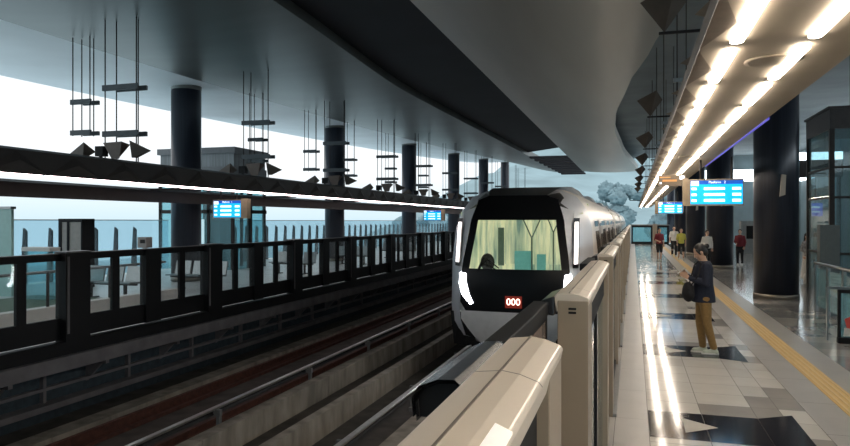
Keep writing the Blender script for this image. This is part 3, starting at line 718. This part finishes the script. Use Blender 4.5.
    g = MB(); g.ellipsoid(T(-.82, 14.9, 1.08), .16, .13, .2); g.obj('headrest', M['blackc'], c_)
    # trailing cars
    def sec(Y0, Y1):
        b = MB(); b.rings([ring(1.50, 2.72, -.55, lambda z: Y0, 0), ring(1.50, 2.72, -.55, lambda z: Y1, 0)]); return b
    for k in range(3):
        a = 32.9 + 16 * k; sec(a, a + 15.4).obj('trailing_car_body', M['bodylight'], t)
        g = MB(); g.box(-1.2, 1.2, a - .6 - 13.6, a - 13.6, -.7, 2.5); g.obj('gangway', M['black'], t)
    # doors and windows on both sides
    def side_x(z): return interp([(.25, 1.50), (1.2, 1.50), (1.85, 1.463), (2.25, 1.35)], z)
    def patch(y0, y1, z0, z1, s, off):
        return [(s * (side_x(z) + off), y - 13.6, z) for y, z in ((y0, z0), (y1, z0), (y1, z1), (y0, z1))]
    for s in (1, -1):
        for k in range(15):
            yc = 18.57 + 4 * k
            if yc > 80: break
            g = MB(); rows = [[(s * (side_x(z) + .02), y - 13.6, z) for z in (-.1, 1.2, 1.85, 2.05)] for y in (yc - .72, yc + .72)]; g.rings(rows, cap=False, closed=False, smooth=False)
            f = g.obj('side_door', M['white'], t)
            g = MB()
            for (ya, yb) in ((yc - .60, yc - .05), (yc + .05, yc + .60)): g.rings([[(s * (side_x(z) + .03), y - 13.6, z) for z in (.5, 1.3, 1.95)] for y in (ya, yb)], cap=False, closed=False, smooth=False)
            g.obj('door_window', M['winddark'], f)
            if (k % 4) != 3:
                g = MB(); g.rings([[(s * (side_x(z) + .02), y - 13.6, z) for z in (.9, 1.3, 2.0)] for y in (yc + .85, yc + 3.1)], cap=False, closed=False, smooth=False); g.obj('side_window', M['winddark'], t)
        g = MB(); g.rings([[(s * (side_x(z) + .02), y - 13.6, z) for z in (.9, 1.3, 2.0)] for y in (15.9, 17.6)], cap=False, closed=False, smooth=False); g.obj('side_window', M['winddark'], t)
        g = MB(); g.rings([[(s * (side_x(z) + .022), y - 13.6, z) for z in (-.1, 1.3, 2.0)] for y in (15.7, 15.8)], cap=False, closed=False, smooth=False); g.obj('door_pillar_strip', M['white'], t)
    for k in range(4):
        for dy in (2.6, 9.5):
            g = MB(); y = 15.2 + 16 * k + dy - 13.6
            g.prism([(-.95, 2.66), (.95, 2.66), (.78, 2.88), (-.78, 2.88)], 'y', y, y + 2.4); g.obj('roof_unit', M['bodygrey'], t, bevel=.03)
            for s in (1, -1):
                g = MB(); g.rings([[(s * 1.16, yy, 2.50), (s * .98, yy, 2.64)] for yy in (y + .1, y + 1.6)], cap=False, closed=False, smooth=False)
                g.obj('roof_grille', M['black'], t)
    for Y in (16.2, 29.5, 35, 46):
        for s in (-1, 1):
            for dy in (0, 2.0):
                g = MB(); n = 20; g.rings([[(s * (.72 + e_), Y + dy - 13.6 + .38 * math.cos(2 * PI * i / n), -.80 + .38 * math.sin(2 * PI * i / n)) for i in range(n)] for e_ in (-.05, .08)]); g.obj('wheel', M['boomdark'], t)
    return t
build_train()

# ------------------------------------------------------------------ opposite platform furniture
t = thing('glass_parapet', 'glass parapet with dark upright fins along the outer edge of the opposite platform', 'parapet', (-18.6, 0, -.03))
for k in range(64):
    if 14 <= k <= 19: continue
    p = MB(); p.prism([(-.14, 0), (.10, 0), (.10, 1.70), (-.02, 1.80)], 'y', 0, .07); o = p.obj('fin_post', M['boomdark2'], t); o.location = (0, 9 + 1.0 * k, 0)
p = MB(); p.box(.12, .14, 2, 23.9, .05, 2.05); p.box(.12, .14, 28, 76, .05, 2.05); p.obj('glass_panel', glass('pale blue glass', (.78, .90, .95), .10), t)
p = MB(); p.box(.11, .15, 2, 23.9, 2.05, 2.08); p.box(.11, .15, 28, 76, 2.05, 2.08); p.obj('top_edge', M['steel'], t)
t = thing('lift_tower', 'glass lift tower with flat dark roof behind the leftmost opposite pillars', 'lift tower', (-17.6, 25.85, -.03))
p = MB(); p.box(-1.9, 1.9, -1.35, 1.35, 4.85, 5.1); p.box(-1.85, 1.85, -1.3, 1.3, 4.0, 4.3); p.obj('roof', M['rooftile'], t)
p = MB(); p.box(-1.8, 1.8, -1.25, 1.25, 4.3, 4.85); p.obj('ribbed_band', mat('ribbed grey band', (.16, .18, .19), .5, .3, vary=.5, scale=6, stretch=(6, 6, .1)), t)
p = MB()
for x in (-1.8, -.6, .6, 1.75):
    for y in (-1.3, 1.2): p.box(x - .06, x + .06, y, y + .1, 0, 4.0)
p.box(1.7, 1.85, -.1, .1, 0, 4); p.box(-1.8, 1.8, -1.3, -1.2, 2.35, 2.5); p.box(1.75, 1.85, -1.3, 1.3, 2.35, 2.5)
p.box(.2, 1.0, -1.1, -.2, 0, 4.0)
p.obj('frame', M['boomdark'], t)
p = MB(); p.box(-1.78, 1.78, -1.27, -1.25, 0, 4.0); p.box(1.78, 1.8, -1.25, 1.25, 0, 4.0); p.obj('glazing', M['tealglass'], t)
p = MB(); p.box(-.35, -.05, -1.32, -1.3, .2, 2.1); p.box(.15, .42, -1.32, -1.3, .2, 2.1); p.obj('lit_door', mat('lit lift door', (.6, .8, .85), .4, emit=.5, ecol=(.6, .85, .9)), t)
t = thing('service_cabinet', 'tall cabinet with black frame and beige panels on the opposite platform', 'cabinet', (-16.35, 16.6, -.03))
p = MB(); p.box(-.45, .45, 0, .5, 2.0, 2.1); p.box(-.45, -.33, 0, .5, 0, 2.0); p.box(-.12, -.05, -.01, .5, 0, 2.0); p.box(.40, .45, 0, .5, 0, 2.0); p.obj('frame', M['black'], t)
p = MB(); p.box(-.33, -.12, .02, .45, 0, 2.0); p.box(-.05, .40, .02, .45, 0, 2.0); p.obj('panel', M['panelbeige'], t)
t = thing('ticket_box', 'small grey brown box on a stand at the opposite platform, left of the first pillar', 'box', (-15.4, 18.6, -.03))
p = MB(); p.box(-.17, .17, 0, .3, 1.15, 1.50); p.obj('box', M['panelbeige'], t); p = MB(); p.box(-.06, .06, .1, .2, 0, 1.15); p.obj('stand', M['steel'], t)
p = MB(); p.box(-.06, .13, -.01, 0, 1.3, 1.42); p.obj('plate', M['boomdark2'], t)
t = thing('low_wall', 'low white grey counter wall left of the tall cabinet', 'wall', (-14.6, 13.6, -.03))
p = MB(); p.box(-.35, .55, 0, .35, 1.26, 1.36); p.obj('counter_top', M['white'], t); p = MB(); p.box(-.3, .5, .05, .3, 0, 1.26); p.obj('glass_front', M['tealglass'], t)
t = thing('glass_screen', 'pale green glass screen at the left edge of the opposite platform', 'screen', (-17.0, 14.2, -.03))
p = MB(); p.box(-1.2, 1.05, 0, .08, 0, 2.35); p.obj('panel', mat('pale green panel', (.40, .60, .55), .4, vary=.05), t); p = MB(); p.box(-1.2, 1.08, -.05, .12, 2.35, 2.42); p.obj('rail', M['steel'], t)
b = MB(); b.box(-15.5, -11.6, 6, 14.5, -.02, .0); tag(b.obj('floor_mat', M['opgreen']), 'dull green floor strip on the opposite platform, seen through the left gates', 'mat')
t = thing('handrail', 'grey sloping kerb with rail beside the green strip', 'handrail', (-11.3, 6.5, -.03))
p = MB(); p.box(-.12, .12, 0, 8.5, 0, .30); p.obj('kerb', M['white'], t)
for i in range(5): p = MB(); p.tube((0, 1 + i * 1.7, .3), (0, 1 + i * 1.7, 1.0), .03, n=8); p.obj('post', M['boomdark2'], t)
p = MB(); p.tube((0, .8, 1.0), (0, 8, 1.0), .03, n=8); p.obj('rail', M['steel'], t)
def bench():
    t = thing('bench', 'x', 'bench')
    p = MB()
    for i in range(3): p.prism([(-.25, .42), (.22, .44), (.28, .82), (.24, .83), (.18, .48), (-.25, .46)], 'x', i * .62, i * .62 + .52) if False else p.prism([(-.25, .42), (.22, .40), (.32, .82), (.28, .84), (.18, .45), (-.25, .46)], 'x', i * .62, i * .62 + .52)
    p.obj('seat', M['steel'], t)
    p = MB(); p.box(0, 1.76, -.03, .03, .36, .41); p.obj('beam', M['boomdark2'], t)
    for x in (.3, 1.4): p = MB(); p.box(x - .03, x + .03, -.04, .04, 0, .38); p.box(x - .05, x + .05, -.25, .25, 0, .03); p.obj('leg', M['boomdark2'], t)
    return t
b0 = bench()
for k, (x, y) in enumerate(((-14.0, 14.6), (-13.2, 17.2), (-13.4, 23.5), (-13.4, 29.5), (-13.4, 35.5))):
    lab = 'steel platform bench on the opposite platform, %s from the left' % ORD[k]
    if k == 0: b0.location = (x, y, -.03); b0['label'] = lab; b0['group'] = 'steel benches on the opposite platform'
    else: dup(b0, (x, y, -.03), lab)

# ------------------------------------------------------------------ right side furniture
t = thing('lift_shaft', 'dark glass lift shaft with flat roof at the right edge', 'lift shaft', (5.0, 20.4, 0))
p = MB(); p.box(0, 3.2, 0, 2.6, 4.45, 5.0); p.box(-.05, 3.25, -.05, 2.65, 4.98, 5.04); p.obj('roof', mat('dark brown roof band', (.035, .03, .03), .5, .1, vary=.2), t)
p = MB(); 
for x, y in ((.05, .05), (.05, 2.5), (.75, .05), (3.1, .05)): p.box(x - .06, x + .06, y - .05, y + .05, 0, 4.45)
for z in (1.1, 2.6, 3.4): p.box(0, 3.2, .02, .06, z, z + .06); p.box(.02, .06, 0, 2.6, z, z + .06)
p.box(.75, 3.1, .3, .4, 2.75, 3.4); p.obj('frame', M['boomdark2'], t)
p = MB(); p.box(.1, 3.1, .04, .05, 0, 4.45); p.box(.04, .05, .1, 2.5, 0, 4.45); p.obj('glazing', glass('dark teal glass', (.50, .66, .70), .22), t)
p = MB(); p.box(.9, 3.0, 1.2, 2.3, 0, 4.3); p.obj('lift_car', mat('grey lift car', (.42, .48, .52), .5, .2, vary=.1), t)
for x in (.6, 1.2): p = MB(); p.tube((x, .4, 5.0), (x, .4, 7.6), .035, n=8); p.obj('hanging_rod', M['boomdark2'], t)
t = thing('handrail', 'steel handrail with glass panels at the right, leading back from the red panel', 'handrail', (3.92, 0, 0))
for i, y in enumerate((13.9, 15.0, 16.1, 17.1)):
    p = MB(); p.box(-.03, .03, y - .05, y + .05, 0, 1.03); p.obj('post', M['steel'], t)
p = MB(); p.tube((0, 13.3, 1.06), (0, 17.2, 1.06), .035, n=10); p.obj('rail', M['steel'], t)
p = MB(); p.box(-.008, .008, 13.6, 17.1, .12, .95); p.obj('glass_panel', M['tealglass'], t)
p = MB(); p.box(-.02, .02, 17.0, 18.6, 0, 2.3) if False else p.box(.52, .95, 19.0, 19.3, 0, 1.9); p.obj('grey_pier', mat('grey green pier', (.10, .12, .12), .5, vary=.1), t)
t = thing('railing', 'pale double rail in front of the lift shaft', 'railing', (5.3, 19.4, 0))
for z in (1.05, 1.62): p = MB(); p.tube((0, 0, z), (4, 0, z), .03, n=8); p.obj('rail', M['white'], t)
for x in (.1, 1.3, 2.5): p = MB(); p.tube((x, 0, 0), (x, 0, 1.62), .025, n=8); p.obj('post', M['steel'], t)
t = thing('display_panel', 'black framed glass panel with a red print at the right edge', 'display panel', (3.20, 12.6, 0), -.05)
p = MB(); p.box(0, .05, 0, .05, .02, .86); p.box(.9, .95, 0, .05, .02, .86); p.box(0, .95, 0, .05, .82, .88); p.box(0, .95, -.02, .10, 0, .10); p.obj('frame', M['black'], t, bevel=.015)
p = MB(); p.box(.05, .9, .02, .03, .10, .82); p.obj('pane', M['tealglass'], t)
p = MB(); p.prism([(.14, .22), (.36, .18), (.5, .25), (.5, .52), (.3, .56), (.22, .46), (.1, .40)], 'y', .012, .018); p.obj('red_print', M['redart'], t)
p = MB(); p.prism([(.08, .12), (.45, .12), (.45, .20), (.1, .26)], 'y', .008, .012); p.obj('white_print', M['whitec'], t)
t = thing('guide_post', 'thin steel post with angled top just left of the red panel', 'post', (3.12, 12.9, 0))
p = MB(); p.box(-.012, .012, -.03, .03, 0, .86); p.box(-.02, .5, -.03, .03, .86, .90); p.obj('bar', M['steel'], t)
t = thing('ticket_machine', 'grey machine against the back of the platform between the pillars', 'machine', (7.2, 46, 0))
p = MB(); p.box(-.8, .8, 0, .8, 0, 2.0); p.obj('body', mat('grey machine', (.25, .27, .27), .5, vary=.1), t); p = MB(); p.box(-.5, .5, -.02, 0, .9, 1.7); p.obj('face', M['black'], t)
t = thing('rear_canopy', 'dark box structure with white lit edge between the pillars', 'canopy', (7.4, 40, 0))
p = MB(); p.box(-1, 3, 0, .4, 4.3, 5.2); p.obj('box', M['boomdark'], t); p = MB(); p.box(-1, 3, -.05, 0, 5.2, 5.6); p.obj('lit_edge', M['bright'], t)
p = MB(); p.box(-.9, -.8, 0, .4, 0, 4.3); p.box(2.8, 2.9, 0, .4, 0, 4.3); p.obj('leg', M['boomdark2'], t)

# ------------------------------------------------------------------ people
def remesh(o, vox, sm=4):
    r = o.modifiers.new('fuse', 'REMESH'); r.mode = 'VOXEL'; r.voxel_size = vox; r.use_smooth_shade = True
    if sm: s_ = o.modifiers.new('soft', 'SMOOTH'); s_.iterations = sm; s_.factor = .5
    return o
def person(label, loc, rz, top, bottom, H=1.66, shorts=False, skirt=False, pose='stand', long_sleeve=True, hairlen=.0, detail=False, group=None, shoe='sole'):
    # local frame: the person faces -Y, +X is their left side
    t = thing('person', label, 'person', loc, rz, group); t.scale = (H / 1.66,) * 3
    vox = .007 if detail else .016
    hipz, kz, az = .84, .46, .075
    foot = {'stand': ((.085, .02, 0), (-.085, -.06, 0)), 'walk': ((.08, -.22, 0), (-.08, .24, .02)), 'phone': ((.08, .09, 0), (-.08, -.03, 0))}[pose]
    lean = -.015
    B = MB()
    neck = Vector((0, .015, 1.39)); hd = Vector((0, -.055 if pose == 'phone' else -.01, 1.525)); tilt = math.radians(32 if pose == 'phone' else 4)
    R3 = Matrix.Rotation(tilt, 3, 'X')
    # torso
    B.ell_loft([((0, 0, .80), .12, .09), ((0, 0, .86), .155, .115), ((0, 0, .95), .15, .11), ((0, -.005, 1.06), .125, .09), ((0, -.01, 1.2), .15, .105), ((0, 0, 1.30), .165, .095), ((0, .01, 1.36), .12, .07), ((0, .01, 1.40), .055, .05)])
    B.capsule((0, .015, 1.34), (0, hd.y + .035, 1.47), .052, .048)
    # head
    B.ellipsoid(hd + R3 @ Vector((0, .012, .02)), .074, .090, .098, M3=R3); B.ellipsoid(hd + R3 @ Vector((0, -.025, -.045)), .056, .060, .065, M3=R3)
    def hp(x, y, z): return hd + R3 @ Vector((x, y, z))
    B.capsule(hp(0, -.075, .012), hp(0, -.098, -.022), .009, .013, n=8, k=2)
    B.ellipsoid(hp(0, -.082, -.055), .022, .010, .009, n=8, k=6, M3=R3); B.ellipsoid(hp(0, -.072, -.092), .024, .016, .016, n=8, k=6, M3=R3)
    for s in (-1, 1): B.ellipsoid(hp(s * .076, .01, -.005), .010, .018, .030, n=8, k=6, M3=R3)
    legs = []; arms = []
    for s, f in zip((1, -1), foot):
        hip = Vector((s * .085, 0, hipz)); ank = Vector((f[0], f[1] + .035, az + f[2])); kn = (hip + ank) / 2 + Vector((s * .005, -.035, .02))
        legs.append((hip, kn, ank))
        B.capsule(hip, kn, .085, .055); B.capsule(kn, ank, .054, .036); B.capsule(kn + Vector((0, .012, -.08)), (kn + ank) / 2, .05, .042)
        B.capsule(ank + Vector((0, .02, -.03)), ank + Vector((0, -.13, -.045)), .036, .028)
    hands = []
    for s in (1, -1):
        sh = Vector((s * .165, .005, 1.32))
        if pose == 'phone': el = Vector((s * .205, -.03 + .02 * s, 1.07)); wr = Vector((s * .085, -.235, 1.17 if s < 0 else 1.15))
        elif pose == 'walk': el = Vector((s * .22, .05 * s, 1.07)); wr = Vector((s * .22, -.06 + .10 * s, .86))
        else: el = Vector((s * .22, .03, 1.07)); wr = Vector((s * .20, -.06, .85)) if s > 0 else Vector((s * .12, -.20, 1.0))
        arms.append((sh, el, wr))
        B.capsule(sh, el, .046, .036); B.capsule(el, wr, .036, .024)
        d = (wr - el).normalized()
        if pose == 'phone': d = Vector((-s * .35, -.8, .45)).normalized()
        pc = wr + d * .05; side = d.cross(Vector((1, 0, 0)) if pose == 'phone' else Vector((0, 1, 0))).normalized()
        if pose == 'phone': side = Vector((0, -.45, -.9)).normalized()
        nrm = d.cross(side).normalized()
        for k in range(4): B.capsule(wr + side * ((k - 1.5) * .012), wr + d * .078 + side * ((k - 1.5) * .019), .014, .012, n=8, k=2)
        for k, L in enumerate((.062, .072, .068, .052)):
            a = wr + d * .078 + side * ((k - 1.5) * .021); m = a + d * L * .55 + nrm * (-s * .008); e_ = m + (d * .7 - nrm * s * .7) .normalized() * L * .5
            B.capsule(a, m, .0095, .0085, n=8, k=2); B.capsule(m, e_, .0085, .0075, n=8, k=2)
        th = wr + d * .03 - side * .026; m = th + (d * .7 - side * .75).normalized() * .038; B.capsule(th, m, .013, .011, n=8, k=2); B.capsule(m, m + (d * .9 - side * .2 - nrm * s * .3).normalized() * .03, .0105, .009, n=8, k=2)
        hands.append(wr + d * .1)
    remesh(B.obj('body', M['skin'], t), vox, 2)
    # trousers / shorts
    b = MB()
    b.ell_loft([((0, 0, .76), .13, .11), ((0, 0, .82), .165, .125), ((0, 0, .92), .16, .12), ((0, 0, 1.0), .145, .105)])
    for hip, kn, ank in legs:
        if skirt: continue
        b.capsule(hip, kn, .098, .068)
        if not shorts: b.capsule(kn, ank + Vector((0, 0, .03)), .068, .052)
    if skirt:
        b.ell_loft([((0, 0, .12), .24, .20), ((0, 0, .5), .20, .17), ((0, 0, .8), .165, .125)])
    remesh(b.obj('skirt' if skirt else ('shorts' if shorts else 'trousers'), bottom, t), vox * 1.4, 3)
    # top
    b = MB()
    hem = .78 if pose == 'phone' else .86
    nb = len(b.v)
    b.ell_loft([((0, .0, hem), .178, .145), ((0, 0, hem + .10), .172, .14), ((0, -.003, 1.06), .155, .118), ((0, -.012, 1.2), .172, .125), ((0, 0, 1.30), .18, .112), ((0, .01, 1.365), .13, .085), ((0, .012, 1.40), .068, .062)])
    fx, fy = (1.02, 1.17) if detail else (.92, 1.0)
    b.v[nb:] = [(x * fx, y * fy, z) for x, y, z in b.v[nb:]]
    for sh, el, wr in arms:
        b.capsule(sh, el, .066 if detail else .055, .056 if detail else .05)
        if long_sleeve: b.capsule(el, el.lerp(wr, .88), .052, .038)
    remesh(b.obj('top', top, t), vox * 1.4, 3)
    # hair
    b = MB()
    b.ellipsoid(hp(0, .030, .040), .084, .092, .092, M3=R3); b.ellipsoid(hp(0, .055, -.01), .074, .062, .085, M3=R3)
    if hairlen: b.capsule(hp(0, .07, 0), hp(0, .075, -.08) + Vector((0, .03, -hairlen)), .066, .05)
    if pose == 'phone':
        b.ellipsoid(hp(0, .13, .03), .040, .045, .040, M3=R3)
        for s in (-1, 1): b.capsule(hp(s * .066, -.035, .06), hp(s * .070, -.02, -.02), .016, .012, n=8, k=2)
    remesh(b.obj('hair', M['hair'], t), vox * 1.2, 2)
    # eyes
    for s in (-1, 1):
        b = MB(); b.ellipsoid(hp(s * .030, -.073, .008), .011, .006, .006, n=8, k=6, M3=R3); b.obj('eye', M['black'], t)
    # shoes
    for (hip, kn, ank) in legs:
        b = MB(); a = ank + Vector((0, .025, -.032)); b.capsule(a, a + Vector((0, -.15, -.006)), .044, .036); b.capsule(ank + Vector((0, .01, .02)), ank + Vector((0, -.02, -.02)), .044, .042)
        s_ = remesh(b.obj('shoe', M[shoe], t), vox, 2)
        b = MB(); n = 16; c = a + Vector((0, -.075, 0)); z0 = ank.z - az
        b.rings([[(c.x + .046 * math.cos(2 * PI * i / n), c.y + .125 * math.sin(2 * PI * i / n), z0 + z) for i in range(n)] for z in (0.002, .028)]); b.obj('sole', M['sole'], s_)
    t['hand'] = [list(h) for h in hands]; del t['hand']
    return t, hands
wl = (1.02, 11.05, .0)
pt, hands = person('woman in navy top and mustard trousers looking down at a phone, standing on the platform', wl, -PI / 2 + .12, M['navy'], M['mustard'], 1.66, pose='phone', detail=True, shoe='shoe')
# phone and bag rest in her hands (placed in world space)
Mw = Matrix.Translation(Vector(wl)) @ Matrix.Rotation(-PI / 2 + .12, 4, 'Z')
hc = (hands[0] + hands[1]) / 2
t = thing('phone', 'mobile phone held up in the hands of the woman in navy', 'phone', Mw @ (hc + Vector((0, -.012, .03))), -PI / 2 + .12)
b = MB(); b.box(-.036, .036, -.004, .004, -.06, .085); o = b.obj('case', M['whitec'], t, bevel=.003); o.rotation_euler = (-.9, 0, 0)
b = MB(); b.box(-.032, .032, .004, .0055, -.05, .078); o = b.obj('screen', M['black'], t); o.rotation_euler = (-.9, 0, 0)
t = thing('shoulder_bag', 'black bag hanging at the front of the woman in navy', 'bag', Mw @ Vector((.02, -.225, .93)), -PI / 2 + .12)
b = MB(); b.ellipsoid((0, 0, 0), .14, .085, .155); b.ellipsoid((0, 0, -.03), .15, .09, .12); remesh(b.obj('pouch', M['blackc'], t), .012, 2)
b = MB(); pts = [Vector(p) for p in ((.10, .02, .10), (.17, .10, .25), (.13, .16, .43), (.04, .14, .47), (-.06, .10, .40), (-.10, .03, .10))]
for a, c in zip(pts, pts[1:]): b.capsule(a, c, .012, .012, n=8, k=2)
remesh(b.obj('strap', M['blackc'], t), .008, 1)

person('distant person in maroon top and dark shorts standing near the end of the platform', (1.25, 35.6, 0), .4, M['maroon'], M['blackc'], 1.66, shorts=True, long_sleeve=False, pose='stand')
person('distant person in a yellow shirt and black shorts walking beside the tactile strip', (2.35, 37.0, 0), .1, M['yellowc'], M['blackc'], 1.64, shorts=True, long_sleeve=False, pose='walk')
person('distant person in white walking just behind the yellow shirt', (2.20, 40.5, 0), .0, M['whitec'], M['blackc'], 1.72, pose='walk', long_sleeve=False)
person('distant person in pale top seen just behind the head of the woman in navy', (3.0, 31.0, 0), .3, M['whitec'], M['blackc'], 1.62, hairlen=.18, pose='stand')
person('person in maroon top partly hidden right of the second pillar', (4.60, 33.4, 0), -.3, M['maroon'], M['blackc'], 1.64, pose='stand')
person('person in patterned top and long white skirt right of the nearest pillar', (5.45, 24.9, 0), .6, M['pattern'], M['whitec'], 1.62, skirt=True, hairlen=.12, pose='stand')
person('person in patterned top and white trousers behind the one in the long white skirt', (5.95, 26.0, 0), .2, M['pattern'], M['whitec'], 1.6, pose='stand', hairlen=.1)
t = thing('carrier_bag', 'white carrier bag on the floor beside the woman in the white skirt', 'bag', (5.35, 24.3, 0))
b = MB(); b.ell_loft([((0, 0, 0), .14, .10), ((0, 0, .2), .17, .12), ((0, 0, .34), .12, .06)]); b.obj('pouch', M['whitec'], t)
b = MB(); b.tube((-.05, 0, .33), (0, 0, .46), .008); b.tube((0, 0, .46), (.05, 0, .33), .008); b.obj('handle', M['whitec'], t)

# ------------------------------------------------------------------ outside
b = MB(); rng = random.Random(5); rows = []
for j in range(14):
    Y = 110 + j * 14; row = []
    for i in range(41):
        X = -160 + i * 9; h = 6 + j * 2.6 * (1 - .35 * math.sin(i * .23 + 1.0)) + 2.0 * math.sin(i * .7 + j * .9) + rng.uniform(-1, 1)
        if X < -40: h *= max(.12, 1 - (-40 - X) / 70)
        row.append((X, Y, h - 12))
    rows.append(row)
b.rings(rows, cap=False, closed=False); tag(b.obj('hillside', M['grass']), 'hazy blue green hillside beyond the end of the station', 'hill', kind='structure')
def tree(x, y, z, s, label):
    t = thing('tree', label, 'tree', (x, y, z), 0, 'hazy trees beyond the station')
    rg = random.Random(int(x * 10)); b = MB()
    for i in range(16):
        c = Vector((rg.uniform(-1, 1) * s * .55, rg.uniform(-1, 1) * s * .4, s * (.8 + rg.uniform(-.5, .5)))); b.ellipsoid(c, s * rg.uniform(.15, .32), s * .3, s * rg.uniform(.12, .26), n=10, k=6)
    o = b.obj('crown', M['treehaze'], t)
    tx = bpy.data.textures.get('leafy') or bpy.data.textures.new('leafy', 'CLOUDS'); tx.noise_scale = .35
    sb = o.modifiers.new('sub', 'SUBSURF'); sb.levels = 2; sb.render_levels = 2
    d = o.modifiers.new('leafy', 'DISPLACE'); d.texture = tx; d.strength = s * .25; d.mid_level = .5
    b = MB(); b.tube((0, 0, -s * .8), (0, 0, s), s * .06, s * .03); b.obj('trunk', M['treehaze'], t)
for k, (x, y, z, s) in enumerate(((-26, 105, -2, 5), (-17, 112, -1, 5), (-9, 108, -1, 5), (-2, 116, 0, 6), (6, 110, -1, 5.5), (-36, 110, -4, 5))):
    tree(x, y, z, s, ['small hazy tree left of the train roof', 'hazy tree just behind the train', 'broad hazy tree right of the train roof', 'tall hazy tree under the roof edge', 'hazy tree beside the boom end', 'hazy tree among the distant pillars'][k])

# ------------------------------------------------------------------ lights
def area(name, loc, rot, sx_, sy_, power, colr):
    l = bpy.data.lights.new(name, 'AREA'); l.shape = 'RECTANGLE'; l.size = sx_; l.size_y = sy_; l.energy = power; l.color = colr
    o = bpy.data.objects.new(name, l); col.objects.link(o); o.location = loc; o.rotation_euler = rot; return o
